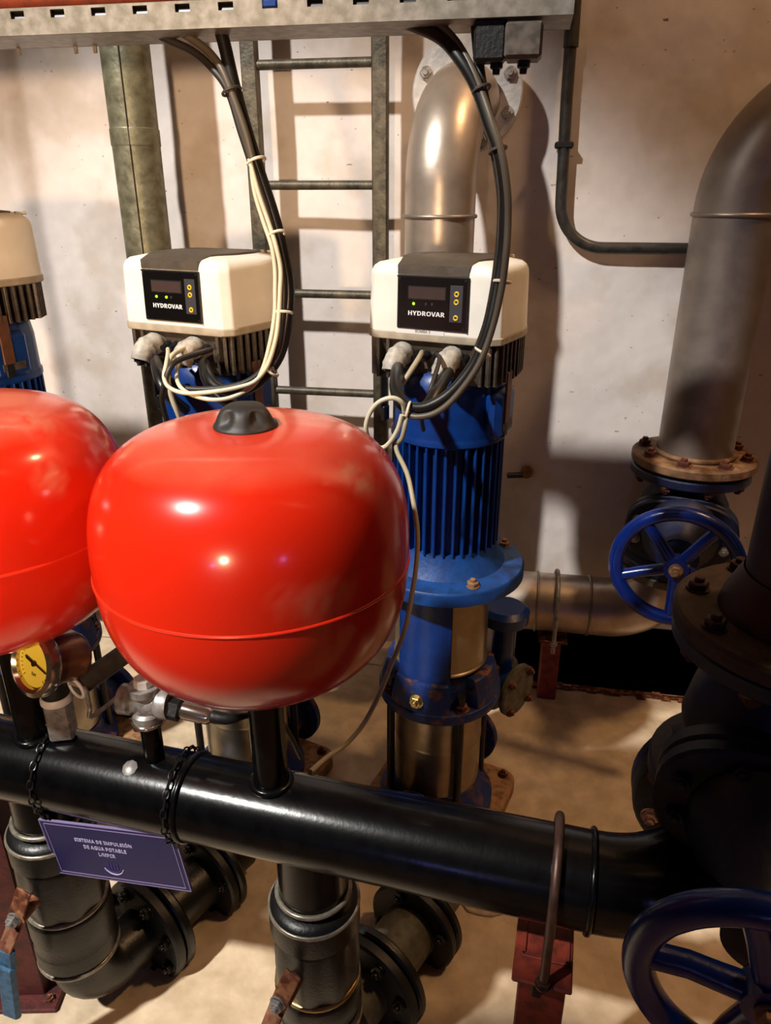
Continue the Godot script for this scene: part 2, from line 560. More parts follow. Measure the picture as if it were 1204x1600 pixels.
func room() -> void:
	var n := FastNoiseLite.new()
	n.seed = 4; n.frequency = 2.2; n.fractal_octaves = 4
	var w := MB.new()
	w.box(V(3.16, 4.4, .3), V(-1.52, 2.1, -2.11))
	w.box(V(1.4, 4.4, .3), V(1.6, 2.1, -2.11))
	w.box(V(.84, 4.165, .3), V(.48, 2.2175, -2.11))
	# plaster skin with dents
	var nx := 118; var ny := 92
	var pt := func(i: int, j: int) -> Vector3:
		var x := -1.55 + 2.5 * i / nx
		var y := .137 + 1.75 * j / ny
		var edge := minf(minf(i, nx - i), minf(j, ny - j)) / 3.0
		var d := (n.get_noise_2d(x, y) * .5 + .5) * .012 * clampf(edge, 0, 1)
		return V(x, y, -1.9595 + d)
	for i in nx:
		for j in ny:
			w.quad(pt.call(i, j), pt.call(i + 1, j), pt.call(i + 1, j + 1), pt.call(i, j + 1))
	struct("wall_back", w, M.wall)
	var f := MB.new()
	f.box(V(5.4, .2, 4.53), V(-.4, -.1, .435))
	f.box(V(3.16, .2, .14), V(-1.52, -.1, -1.895))
	f.box(V(1.4, .2, .14), V(1.6, -.1, -1.895))
	struct("floor", f, M.floor)
	var ni := MB.new()
	ni.box(V(1.0, .1, .8), V(.48, -.35, -2.15))
	ni.box(V(1.0, .7, .1), V(.48, 0, -2.5))
	ni.box(V(.08, .6, .7), V(.02, -.0, -2.18 - .3))
	ni.box(V(.08, .6, .7), V(.94, -.0, -2.18 - .3))
	ni.box(V(1.0, .1, .4), V(.48, .2, -2.42))
	ni.box(V(.92, .2, .02), V(.48, -.2, -1.825))
	struct("trim_1", ni, M.dark)
	var rg := RandomNumberGenerator.new(); rg.seed = 3
	var st := MB.new()
	for k in 40:
		var x := .03 + .0225 * k
		st.box(V(.024, .006, rg.randf_range(.014, .038)), V(x, .0025, -1.812 + rg.randf_range(-.004, .004)), .001)
	struct("trim_2", st, M.rust)
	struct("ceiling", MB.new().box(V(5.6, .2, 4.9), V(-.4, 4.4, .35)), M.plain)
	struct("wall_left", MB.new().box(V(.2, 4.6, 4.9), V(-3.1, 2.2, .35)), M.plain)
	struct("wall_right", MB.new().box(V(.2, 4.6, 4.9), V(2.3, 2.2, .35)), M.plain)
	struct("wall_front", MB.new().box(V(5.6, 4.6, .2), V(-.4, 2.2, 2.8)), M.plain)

func pipes() -> void:
	# stack pipe at left
	var t := thing("vertical_pipe", "dull olive galvanised vertical pipe with a seam, behind the middle pump's grey and white head", "pipe", V(-.897, 0, -1.77))
	part(t, "tube", MB.new().lathe([P(.054, .375), P(.054, 4.28)], 40), M.olive)
	part(t, "collar", MB.new().lathe([P(.054, 1.405), P(.0556, 1.408), P(.0556, 1.44), P(.054, 1.443)], 40), M.olive)
	part(t, "seam", MB.new().box(V(.003, 3.8, .003), V(.012, 2.3, .0532), .001), M.steel_rod)
	# elbow pipe fixed to the wall
	t = thing("elbow_pipe", "silver elbow pipe bolted to the wall by a round flange, above the right-hand pump", "pipe")
	var dv := V(.184, 0, -.983)
	var ax := V(-.177, 0, -1.66)
	var R := .176
	var c := ax + dv * R + V(0, 1.318, 0)
	var path := [ax + V(0, .385, 0), ax + V(0, 1.25, 0)]
	path.append_array(arc(c, -dv, V(0, 1, 0), R, 0, PI / 2, 18))
	part(t, "tube", MB.new().sweep(path, .0735, 44), M.silver)
	part(t, "weld", ring_mb(.0748, .0042, Transform3D(Basis.IDENTITY, ax + V(0, 1.262, 0))), M.silver_dull)
	part(t, "stub", MB.new().sweep([c + V(0, R, 0), V(c.x + .018, c.y + R, -1.96)], .07, 36), M.silver)
	var fx := Transform3D(Basis(V(1, 0, 0), PI / 2), V(-.145, 1.508, -1.868))
	part(t, "flange", disc_mb(.121, 0, .02, .003).turned(fx), M.white_fl)
	for k in 8:
		var a := deg_to_rad(21 + 45 * k)
		bolt(t, V(-.145 + .099 * cos(a), 1.508 + .099 * sin(a), -1.848), V(0, 0, 1), .0125, M.zinc)
	# conduit
	t = thing("conduit", "thin dark conduit running down the wall and bending right behind the silver pipe", "conduit")
	var q := [V(.070, 1.70, -1.925), V(.073, 1.5, -1.925)]
	q.append_array(arc(V(.185, 1.292, -1.925), V(-1, 0, 0), V(0, -1, 0), .105, 0, PI / 2, 14))
	q.append(V(1.0, 1.187, -1.925))
	part(t, "tube", MB.new().sweep(q, .0135, 16), M.conduit)
	part(t, "coupling", MB.new().sweep([V(.070, 1.70, -1.925), V(.0725, 1.60, -1.925)], .0165, 16), M.conduit)
	part(t, "clip", MB.new().box(V(.042, .014, .036), V(.076, 1.408, -1.928), .003), M.black)
	# riser at right
	t = thing("riser_pipe", "tall silver riser pipe at right, standing on a rusty bolted flange", "pipe")
	var rz := -1.78
	var rx := .437
	q = [V(rx, .735, rz), V(rx, 1.23, rz)]
	q.append_array(arc(V(rx + .22, 1.275, rz), V(-1, 0, 0), V(0, 1, 0), .22, 0, PI / 2, 18))
	q.append(V(1.2, 1.495, rz))
	part(t, "tube", MB.new().sweep(q, .085, 48), M.silver_dull)
	part(t, "weld", ring_mb(.0855, .005, Transform3D(Basis.IDENTITY, V(rx, 1.265, rz))), M.silver_dull)
	part(t, "weld", ring_mb(.089, .006, Transform3D(Basis.IDENTITY, V(rx, .742, rz))), M.rust_light)
	part(t, "flange", disc_mb(.142, .712, .736, .004).turned(Transform3D(Basis.IDENTITY, V(rx, 0, rz))), M.rust_light)
	for k in 8:
		var a := TAU * (k + .5) / 8
		bolt(t, V(rx + .117 * cos(a), .736, rz + .117 * sin(a)), V(0, 1, 0), .014, M.rust)
	# suction header along the wall foot
	t = thing("header_pipe", "thick silver pipe lying along the foot of the wall, with weld rings", "pipe")
	q = [V(-1.6, .295, rz), V(.279, .295, rz)]
	q.append_array(arc(V(.279, .295 + .150, rz), V(0, -1, 0), V(1, 0, 0), .150, 0, PI / 2, 16))
	part(t, "tube", MB.new().sweep(q, .078, 44), M.silver)
	for x in [.10, .235]:
		part(t, "weld", ring_mb(.0785, .0035, Transform3D(Basis(V(0, 0, 1), PI / 2), V(x, .295, rz))), M.silver_dull)
	part(t, "flange", disc_mb(.135, .424, .446, .003).turned(Transform3D(Basis.IDENTITY, V(.43, 0, rz))), M.flange_grey)
	# support with u-bolt
	t = thing("pipe_support", "short rust-red post and u-bolt holding the silver pipe along the wall foot", "support", V(.15, 0, rz))
	part(t, "post", MB.new().box(V(.05, .33, .06), V(0, .045, -.0), .003), M.post)
	part(t, "top_plate", MB.new().box(V(.075, .008, .10), V(0, .211, .02), .002), M.rust)
	var ub := [V(0, .19, .086), V(0, .295, .086)]
	ub.append_array(arc(V(0, .295, 0), V(0, 0, 1), V(0, 1, 0), .086, .1, PI - .1, 16))
	ub.append(V(0, .295, -.086)); ub.append(V(0, .19, -.086))
	part(t, "u_bolt", MB.new().sweep(ub, .0055, 10), M.zinc)
	bolt(t, V(0, .216, .086), V(0, 1, 0), .009, M.zinc, "nut")

func ladder() -> void:
	var t := thing("ladder", "grey-brown steel wall ladder between the two heads, with round rungs", "ladder", V(-.488, 0, -1.85))
	for s in [-1, 1]:
		part(t, "rail", MB.new().box(V(.036, 3.85, .03), V(s * .150, 2.345, 0), .003), M.ladder)
	var rung := MB.new().sweep([V(-.134, 0, 0), V(.134, 0, 0)], .0105, 14).mesh()
	for k in range(2, 16):
		put(t, "rung", rung, M.ladder, Transform3D(Basis.IDENTITY, V(0, .082 + .2485 * k, 0)))
	for s in [-1, 1]:
		for y in [.55, 1.9]:
			part(t, "bracket", MB.new().box(V(.03, .04, .11), V(s * .150, y, -.05), .002), M.ladder)

func tray() -> void:
	# slotted channel: front and back flange with slots cut out, closed floor
	var t := thing("cable_tray", "slotted galvanised cable tray crossing the top of the view above the heads", "cable tray")
	var z0 := -1.05; var x0 := -1.75; var x1 := .0395
	var b0 := 1.497; var b1 := 1.497 + .0295
	var fl := MB.new()
	# flange as bars round the slots
	var pitch := .0578
	var xs := []
	var x := -.3309 + pitch * 6.0
	while x > x0: xs.append(x); x -= pitch
	fl.box(V(x1 - x0, .0185, .003), V((x0 + x1) / 2, b0 + .00925, z0))
	fl.box(V(x1 - x0, .002, .003), V((x0 + x1) / 2, b1 - .0010, z0))
	var last := x1
	for s in xs:
		var e: float = s + .0100
		fl.box(V(last - e, .009, .003), V((last + e) / 2, b0 + .0230, z0))
		last = s - .0100
	fl.box(V(last - x0, .009, .003), V((last + x0) / 2, b0 + .0230, z0))
	part(t, "front_flange", fl, M.tray)
	part(t, "lip", MB.new().box(V(x1 - x0, .003, .012), V((x0 + x1) / 2, b1, z0 - .005), .001), M.tray)
	var fo := MB.new()
	fo.box(V(x1 - x0, .003, .086), V((x0 + x1) / 2, b0 + .0015, z0 - .043))
	part(t, "base", fo, M.tray)
	part(t, "back_flange", MB.new().box(V(x1 - x0, .0295, .003), V((x0 + x1) / 2, b0 + .01475, z0 - .086)), M.tray)
	for k in 3:
		part(t, "burr", MB.new().box(V(.006, .010, .003), V(-.74 + [0, .09, .12][k], b0 - .004, z0 - .084), .001), M.tray)
	for xx in [-1.5, -.02]:
		part(t, "hanger", MB.new().box(V(.014, 2.8, .014), V(xx, 2.92, z0 - .043), .001), M.tray)
	solo("slot_filler", MB.new().sweep(smooth([V(-1.7, b0 + .017, z0 - .0145), V(-1.0, b0 + .0165, z0 - .0150), V(-.4, b0 + .017, z0 - .0145), V(.02, b0 + .016, z0 - .0155)], 6), .0125, 12), M.cable_black, "black rod added inside the overhead tray to make its slots look dark", "cable")  # added black filler, stands in for the dark inside of the tray
	solo("conduit_bar", MB.new().sweep([V(-1.70, 1.5460, z0 - .020), V(-.25, 1.5460, z0 - .020)], .0165, 18), M.redbar, "brick-red pipe lying in the slotted tray at the top left", "pipe")
	solo("blue_clip", MB.new().box(V(.019, .009, .012), V(-.3309, 1.5205, z0 - .003), .002), M.blue, "tiny blue plug in a slot of the overhead tray", "clip")
	# junction box under the tray
	t = thing("junction_box", "small grey-brown junction box hanging under the tray end, above the wall flange", "junction box", V(-.0275, 1.497, -1.075))
	t.scale = V(.88, .88, .88)
	part(t, "body", MB.new().box(V(.052, .044, .05), V(.012, -.026, 0), .005), M.jbox)
	part(t, "lid", MB.new().box(V(.05, .042, .006), V(.012, -.026, .026), .003), M.jbox)
	part(t, "bracket", MB.new().box(V(.045, .052, .035), V(-.034, -.024, .005), .004), M.black)
	for k in 2:
		part(t, "cable_gland", MB.new().lathe([P(0, -.064), P(.005, -.064), P(.0055, -.058), P(.009, -.056), P(.009, -.048), P(0, -.048)], 12).turned(Transform3D(Basis.IDENTITY, V([.014, -.024][k], 0, .0))), M.black)

# ---------------------------------------------------------------- pumps
func footprint(k: float, n_round := 5) -> PackedVector2Array:
	# (x, front) outline of a drive head, counter-clockwise seen from above with front downwards
	var c := [P(-.103, .100), P(.103, .100), P(.118, .086), P(.126, -.03), P(.108, -.09), P(.065, -.115), P(-.065, -.115), P(-.108, -.09), P(-.126, -.03), P(-.118, .086)]
	var o := PackedVector2Array()
	for i in c.size():
		var a: Vector2 = c[i]; var b: Vector2 = c[(i + 1) % c.size()]; var z: Vector2 = c[(i + c.size() - 1) % c.size()]
		var r := .004 if i < 3 or i == 9 else .03
		var p0 := a + (z - a).normalized() * minf(r, a.distance_to(z) * .45)
		var p1 := a + (b - a).normalized() * minf(r, a.distance_to(b) * .45)
		for j in n_round + 1:
			var u := float(j) / n_round
			o.append((p0.lerp(a, u)).lerp(a.lerp(p1, u), u) * k)
	return o

func fring(k: float, y: float, dz := 0.0) -> PackedVector3Array:
	var r := PackedVector3Array()
	for p in footprint(k): r.append(V(p.x, y, p.y + dz))
	return r

# a flange or casting whose radius depends on the angle
func polar(prof: Array, segs: int, f: Callable) -> MB:
	var rings := []
	for q in prof:
		var r := PackedVector3Array()
		for j in segs:
			var a := TAU * j / segs
			var k: float = q.x * (f.call(a) if q.x > .05 else 1.0)
			r.append(V(k * sin(a), q.y, k * cos(a)))
		rings.append(r)
	return MB.new().loft(rings, true, false)

func pump(i: int) -> void:
	var where: Vector3 = [V(-.112, -.006, -1.295), V(-.552, -.004, -1.295), V(-1.035, -.004, -1.295)][i]
	var what: String = ["blue vertical pump right of the front red tank, paper label under its head's display",
		"blue vertical pump with a white control head, standing behind the front red tank",
		"blue vertical pump cut by the left edge, behind the left red tank"][i]
	var t := thing("vertical_pump", what, "pump", where, deg_to_rad(-16), "row of vertical pumps along the wall")
	var lo := -where.y
	# --- base and sleeve
	var pl := PackedVector2Array()
	for k in 4:
		for j in 7:
			var a := TAU * k / 4 + (j / 6.0) * PI / 2
			pl.append(P([1, -1, -1, 1][k] * .115 + cos(a) * .035, [1, 1, -1, -1][k] * .115 + sin(a) * .035))
	part(t, "foot_plate", MB.new().extrude(pl, lo, .052, .008).turned(Transform3D(Basis(V(1, 0, 0), -PI / 2), Vector3.ZERO)), M.grout)
	for k in 4:
		bolt(t, V([1, -1, -1, 1][k] * .122, .052, [1, 1, -1, -1][k] * .122), Vector3.UP, .011, M.rust)
	part(t, "base_casting", MB.new().lathe([P(0, .03), P(.122, .03), P(.126, .045), P(.126, .075), P(.115, .085), P(.1, .10), P(.096, .125), P(0, .125)], 48), M.blue_rust)
	for s in [-1, 1]:
		var fx := Transform3D(Basis(V(1, 0, 0), s * PI / 2), V(0, .10, s * .09))
		part(t, "port_flange", MB.new().add(disc_mb(.052, .02, .075)).add(disc_mb(.085, .075, .093)).turned(fx), M.blue_rust)
	part(t, "sleeve", MB.new().lathe([P(.0915, .12), P(.093, .125), P(.093, .235), P(.0942, .238), P(.0942, .244), P(.093, .247), P(.093, .352)], 56), M.steel)
	for k in 4:
		var a := PI / 4 + PI / 2 * k
		part(t, "tie_rod", MB.new().sweep([V(.109 * sin(a), .07, .109 * cos(a)), V(.109 * sin(a), .40, .109 * cos(a))], .0085, 12), M.steel_rod)
	# --- clamp ring with four pockets
	var pocket := func(a: float) -> float:
		var d := fposmod(a - PI / 4 + PI / 4, PI / 2) - PI / 4
		return 1.0 - .20 * (1.0 - smoothstep(.17, .25, absf(d)))
	var flat := func(_a: float) -> float: return 1.0
	part(t, "clamp_ring", MB.new().add(polar([P(0, .345), P(.126, .345), P(.128, .35), P(.128, .364), P(.124, .368), P(.0, .368)], 96, flat)).add(polar([P(.0, .367), P(.124, .367), P(.121, .395), P(.112, .425), P(.105, .428), P(0, .428)], 96, pocket)), M.blue_rust, 50)
	for k in 4:
		var a := PI / 4 + PI / 2 * k
		bolt(t, V(.111 * sin(a), .368, .111 * cos(a)), Vector3.UP, .013, M.rust, "nut")
	bolt(t, V(0, .392, .12), V(0, .1, 1), .0125, M.brass, "plug")
	# --- lantern: two pillars and a bright guard round the coupling
	for s in [0, 1]:
		var pil := MB.new()
		var a0: float = s * PI - .56
		var a1: float = s * PI + .56
		pil.lathe([P(.098, .418), P(.104, .425), P(.101, .46), P(.1005, .60), P(.108, .632)], 20, a0, a1)
		pil.lathe([P(.09, .632), P(.09, .418)], 20, a0, a1)
		for e in [a0, a1]:
			var u := V(sin(e), 0, cos(e))
			var qd := [u * .09 + V(0, .418, 0), u * .102 + V(0, .418, 0), u * .102 + V(0, .632, 0), u * .09 + V(0, .632, 0)]
			pil.face(qd, V(sin(s * PI), .5, cos(s * PI)) * .095)
		part(t, "lantern_pillar", pil, M.blue)
	for s in [-1, 1]:
		var gd := MB.new().lathe([P(.0935, .436), P(.097, .437), P(.097, .441), P(.0945, .443), P(.0925, .625)], 24, PI / 2 * s - .98, PI / 2 * s + .98)
		part(t, "coupling_guard", gd, M.steel)
	part(t, "shaft_coupling", MB.new().lathe([P(.035, .42), P(.035, .63)], 24), M.steel_rod)
	# --- motor
	part(t, "motor_flange", MB.new().lathe([P(0, .628), P(.150, .628), P(.156, .632), P(.156, .652), P(.152, .657), P(.118, .662), P(.104, .684), P(.0985, .705), P(0, .705)], 64), M.blue_dusty)
	for k in 4:
		var a := PI / 4 + PI / 2 * k
		bolt(t, V(.132 * sin(a), .658, .132 * cos(a)), Vector3.UP, .011, M.rust_light)
	part(t, "motor_body", MB.new().lathe([P(0, .69), P(.088, .69), P(.088, .925), P(0, .925)], 48), M.blue)
	var fin := MB.new().box(V(.0042, .212, .018), V(0, .809, .0935), .0012).mesh()
	for k in 36:
		put(t, "fin", fin, M.blue, Transform3D(Basis(V(0, 1, 0), TAU * k / 36), Vector3.ZERO))
	var cap_ := MB.new()
	cap_.lathe([P(0, .908), P(.1, .908), P(.1045, .912), P(.1045, .922), P(.1015, .926), P(.1005, .99), P(.096, 1.02), P(.08, 1.035), P(0, 1.035)], 56)
	part(t, "motor_cowl", cap_, M.blue)
	part(t, "terminal_box", MB.new().box(V(.03, .085, .085), V(.1, .965, .02), .01), M.blue)
	part(t, "name_plate", MB.new().box(V(.002, .014, .05), V(.1155, .945, .02), .0005), M.sink)
	# --- heat sink under the head
	part(t, "heat_sink", MB.new().loft([fring(.74, 1.018), fring(.80, 1.03), fring(.82, 1.06), fring(.93, 1.092)]), M.sink)
	var fp := footprint(.95, 1)
	var fs := MB.new().box(V(.0058, .066, .03), V(0, 0, -.012), .001).mesh()
	var per := PackedVector2Array()
	for k in fp.size():
		var a := fp[k]; var b := fp[(k + 1) % fp.size()]
		var nn := int(maxf(1, round(a.distance_to(b) / .006)))
		for j in nn: per.append(a.lerp(b, float(j) / nn))
	var run := 0.0
	for k in per.size():
		var a := per[k]; var b := per[(k + 1) % per.size()]
		run += a.distance_to(b)
		if run < .0125: continue
		run = 0.0
		if a.y > .08 and absf(a.x) < .072: continue
		var d := (b - a).normalized()
		var nrm := V(-d.y, 0, d.x) * (1.0 if P(-d.y, d.x).dot(a) > 0 else -1.0)
		var bs := Basis(Vector3.UP.cross(nrm), Vector3.UP, nrm)
		put(t, "sink_fin", fs, M.sink, Transform3D(bs, V(a.x, 1.056, a.y)))
	part(t, "terminal_plate", MB.new().box(V(.150, .045, .012), V(0, 1.062, .080), .003), M.sink)
	for s in [-1, 1]:
		part(t, "strap", MB.new().box(V(.004, .088, .024), V(s * .1165, .995, .03), .001), M.strap if s > 0 else M.steel_rod)
		part(t, "strap_clip", MB.new().box(V(.008, .028, .02), V(s * .113, .94, .03), .002), M.black)
	for k in 2:
		var gx: float = [-.047, .040][k]
		var gp := smooth([V(gx, 1.066, .082), V(gx, 1.067, .106), V(gx - .002, 1.060, .124), V(gx - .003, 1.043, .133)], 5)
		var rad := []
		for j in gp.size(): rad.append(.0165 if j < 3 else (.0195 if j % 4 == 0 else .018))
		var gl := part(t, "cable_gland", MB.new().sweep(gp, rad, 18), M.gland)
		part(gl, "insert", MB.new().sweep([gp[-1] + V(0, .002, 0), gp[-1] + V(-.0005, -.002, .0004)], .012, 14), M.black)
	for k in 4:
		var gx: float = [-.025, -.008, .010, .060][k]
		part(t, "small_gland", MB.new().lathe([P(0, 0), P(.0075, 0), P(.0075, .008), P(.006, .010), P(.0055, .02), P(0, .02)], 10).turned(along(V(0, -.25, 1), V(gx, 1.066, .086))), M.black)
	# --- cover
	var rings := []
	for q in [[.985, 1.089], [1.0, 1.091], [1.0, 1.100], [.985, 1.102]]: rings.append(fring(q[0], q[1]))
	part(t, "cover_rim", MB.new().loft(rings), M.lip)
	rings = []
	for q in [[.985, 1.1015], [.985, 1.104], [.965, 1.188], [.955, 1.196], [.925, 1.203], [.87, 1.208], [.70, 1.2125], [.35, 1.215], [.05, 1.2155]]: rings.append(fring(q[0], q[1]))
	part(t, "cover", MB.new().loft(rings), M.cream, 26)
	# dark lid panel over the crown
	var lid := MB.new()
	var nx := 10; var nz := 10
	var lp := func(a: int, b: int, up: float) -> Vector3:
		var v := float(b) / nz
		var z := .0975 - .165 * v
		var hw := lerpf(.060, .082, smoothstep(0.0, .55, v)) - .012 * smoothstep(.75, 1.0, v)
		var x := hw * (2.0 * a / nx - 1.0) + .002
		var rr := maxf(absf(x) / .118, absf(z) / .1)
		var y := 1.2155 - .0135 * pow(minf(rr, 1.0), 3.0) * smoothstep(-.1, .1, absf(z))
		return V(x, y + up + .0015, z)
	for a in nx:
		for b in nz:
			lid.quad(lp.call(a, b, .002), lp.call(a + 1, b, .002), lp.call(a + 1, b + 1, .002), lp.call(a, b + 1, .002))
	for a in nx:
		lid.quad(lp.call(a, 0, -.012), lp.call(a + 1, 0, -.012), lp.call(a + 1, 0, .002), lp.call(a, 0, .002))
		lid.quad(lp.call(a + 1, nz, -.012), lp.call(a, nz, -.012), lp.call(a, nz, .002), lp.call(a + 1, nz, .002))
	for b in nz:
		lid.quad(lp.call(0, b + 1, -.012), lp.call(0, b, -.012), lp.call(0, b, .002), lp.call(0, b + 1, .002))
		lid.quad(lp.call(nx, b, -.012), lp.call(nx, b + 1, -.012), lp.call(nx, b + 1, .002), lp.call(nx, b, .002))
	part(t, "lid", lid, M.lid, 50)
	for k in 9:
		part(t, "ridge", MB.new().box(V(.006, .006, .012), V(-.07 + .0175 * k, 1.211, -.098), .0015), M.cream)
	if i == 2:
		# the taller model at the left: longer lantern
		for ch in t.get_children():
			if String(ch.name).begins_with("lantern_pillar") or String(ch.name).begins_with("coupling_guard"):
				ch.scale.y = .274 / .210
				ch.position.y = .42 * (1.0 - ch.scale.y)
			elif ch.mesh.get_aabb().get_center().y + ch.position.y > .625 and not String(ch.name).begins_with("shaft"):
				ch.position.y += .064
	if i < 2:
		display(t, i)
	else:
		part(t, "display_panel", MB.new().box(V(.122, .084, .008), V(.003, 1.212, .0955), .002, Basis(V(1, 0, 0), -.045)), M.panel)

func display(t: Node3D, i: int) -> void:
	var x := Transform3D(Basis(V(1, 0, 0), -.032), V(.003, 1.1495, .0975))
	var dp := part(t, "display_panel", MB.new().box(V(.122, .083, .007), Vector3.ZERO, .002).turned(x), M.panel)
	part(dp, "frame", MB.new().box(V(.123, .003, .008), V(0, .0402, 0), .001).box(V(.003, .083, .008), V(.060, 0, 0), .001).turned(x), M.panel_edge)
	var at := func(u: float, v: float, w := .0036) -> Transform3D: return x * Transform3D(Basis.IDENTITY, V(u, v, w))
	part(dp, "screen_bezel", MB.new().box(V(.066, .0205, .0014), Vector3.ZERO, .0005).turned(at.call(-.0085, .0155)), M.panel_edge)
	part(dp, "screen", MB.new().box(V(.063, .0180, .0018), Vector3.ZERO, .0005).turned(at.call(-.0085, .0155)), M.lcd)
	part(dp, "keypad", MB.new().box(V(.0215, .056, .0014), Vector3.ZERO, .0005).turned(at.call(.0415, .0015)), M.keypad)
	for k in 3:
		var by: float = [.0165, .0045, -.0195][k]
		part(dp, "button", ring_mb(.0032, .0013, Transform3D(Basis(V(1, 0, 0), PI / 2), Vector3.ZERO), 18, 8).turned(at.call(.042, by, .0044)), M.yellow)
	var on := [[-.030], [-.032, -.0095]]
	for u in [-.031, -.0095, .001]:
		var lit: bool = (i == 0 and u < -.02) or (i == 1 and u < -.005)
		part(dp, "led" if lit else "led_unlit", MB.new().lathe([P(0, 0), P(.0024, 0), P(.002, .0012), P(0, .0017)], 14).turned(at.call(u, -.0015) * Transform3D(Basis(V(1, 0, 0), PI / 2), Vector3.ZERO)), M.led if lit else M.led_off)
	text(dp, "lettering", "HYDROVAR", .063, .0070, at.call(-.0085, -.0160, .0037), M.print)
	for u in [-1, 1]:
		for v in [-1, 1]:
			part(dp, "screw", MB.new().lathe([P(0, 0), P(.002, 0), P(.0016, .0008), P(0, .001)], 10).turned(at.call(u * .056, v * .0365) * Transform3D(Basis(V(1, 0, 0), PI / 2), Vector3.ZERO)), M.panel_edge)
	if i == 0:
		var st := part(t, "paper_label", MB.new().box(V(.084, .0125, .0008), V(-.017, 1.1083 - .0035, .0990), .0002, Basis(V(1, 0, 0), -.03)), M.whitecap)
		text(st, "lettering", "BOMBA 3", .026, .0046, Transform3D(Basis(V(1, 0, 0), -.03), V(-.012, 1.105, .0995)), M.sink, false)

# ---------------------------------------------------------------- tanks
# red paint with a film of settled dust on the crown and a few rubbed patches, as vertex colours
func dusty(o: MeshInstance3D, spots: Array, sd: int) -> void:
	var n := FastNoiseLite.new()
	n.seed = sd; n.frequency = 9.0; n.fractal_octaves = 3
	var n2 := FastNoiseLite.new()
	n2.seed = sd + 5; n2.frequency = 60.0; n2.fractal_octaves = 3
	var arr := o.mesh.surface_get_arrays(0)
	var vs: PackedVector3Array = arr[Mesh.ARRAY_VERTEX]
	var ns: PackedVector3Array = arr[Mesh.ARRAY_NORMAL]
	var cs := PackedColorArray()
	cs.resize(vs.size())
	var red := Color(.56, .016, .004)
	var dust := Color(.55, .27, .16)
	for i in vs.size():
		var v := vs[i]
		var k := smoothstep(.72, 1.0, ns[i].y) * (.16 + .22 * n.get_noise_3dv(v))
		for q in spots:
			k += q[2] * (1.0 - smoothstep(q[1] * .3, q[1], v.distance_to(q[0]))) * clampf(.55 + 1.1 * n2.get_noise_3dv(v), 0, 1)
		cs[i] = red.lerp(dust, clampf(k, 0, .8))
	arr[Mesh.ARRAY_COLOR] = cs
	var m := ArrayMesh.new()
	m.add_surface_from_arrays(Mesh.PRIMITIVE_TRIANGLES, arr)
	o.mesh = m

func tanks() -> void:
	for i in 2:
		var at: Vector3 = [V(-.275, .778, -.712), V(-.638, .778, -.742)][i]
		var t := thing("expansion_tank", ["large glossy red expansion tank in the middle foreground, black rubber cap on top", "glossy red expansion tank cut by the left edge of the view"][i], "tank", at, 0, "red expansion tanks on the black manifold")
		var pr := []
		var n := 64
		for k in n + 1:
			var a := -PI / 2 + PI * k / n
			var cx := pow(absf(cos(a)), .51 if a > 0 else .71) * .174
			var sy := pow(absf(sin(a)), .77) * .142 if a > 0 else -pow(absf(sin(a)), .80) * .158
			if k == 0 or k == n: cx = 0.0
			pr.append(P(cx, .158 + sy))
		var sh := part(t, "shell", MB.new().lathe(pr, 120), M.red)
		var smx: Array = [[V(.125, .262, .05), .030, .55], [V(.112, .175, .132), .032, .30], [V(.085, .185, .15), .022, .25], [V(-.15, .12, .08), .018, .3], [V(.06, .288, -.05), .06, .25]] if i == 0 else [[V(.14, .235, .06), .028, .55], [V(.10, .275, .02), .05, .3], [V(.12, .06, .10), .02, .3]]
		dusty(sh, smx, 31 + i)
		part(sh, "seam", ring_mb(.1732, .0022, Transform3D(Basis.IDENTITY, V(0, .150, 0)), 90, 8), M.red_dark)
		part(sh, "weld_line", ring_mb(.1560, .0010, Transform3D(Basis.IDENTITY, V(0, .245, 0)), 90, 8), M.red_dark)
		var dim := func(a: float) -> float: return 1.0
		var cap_ := MB.new()
		var rings := []
		for q in [[.0330, 0.0, 0.0], [.0340, .002, .0], [.0335, .0038, .0], [.0318, .0060, .06], [.0304, .009, .20], [.0288, .0130, .27], [.0266, .017, .26], [.0236, .0208, .14], [.0195, .0234, .03], [.011, .0250, .0], [.001, .0255, 0.0]]:
			var r := PackedVector3Array()
			for j in 60:
				var a := TAU * j / 60
				var k: float = q[0] * (1.0 - q[2] * pow(.5 + .5 * cos(a * 5.0 + 2.2), 2.2))
				r.append(V(k * sin(a), q[1], k * cos(a)))
			rings.append(r)
		cap_.loft(rings)
		part(t, "cap", cap_.turned(Transform3D(Basis.IDENTITY, V(0, .2985, 0))), M.rubber, 55)
		part(t, "neck", MB.new().lathe([P(0, -.02), P(.03, -.02), P(.03, .000), P(.05, .006), P(.05, .014), P(0, .014)], 32), M.black)

# ---------------------------------------------------------------- manifold
func mz(x: float) -> float: return -.6872 + .0842 * x

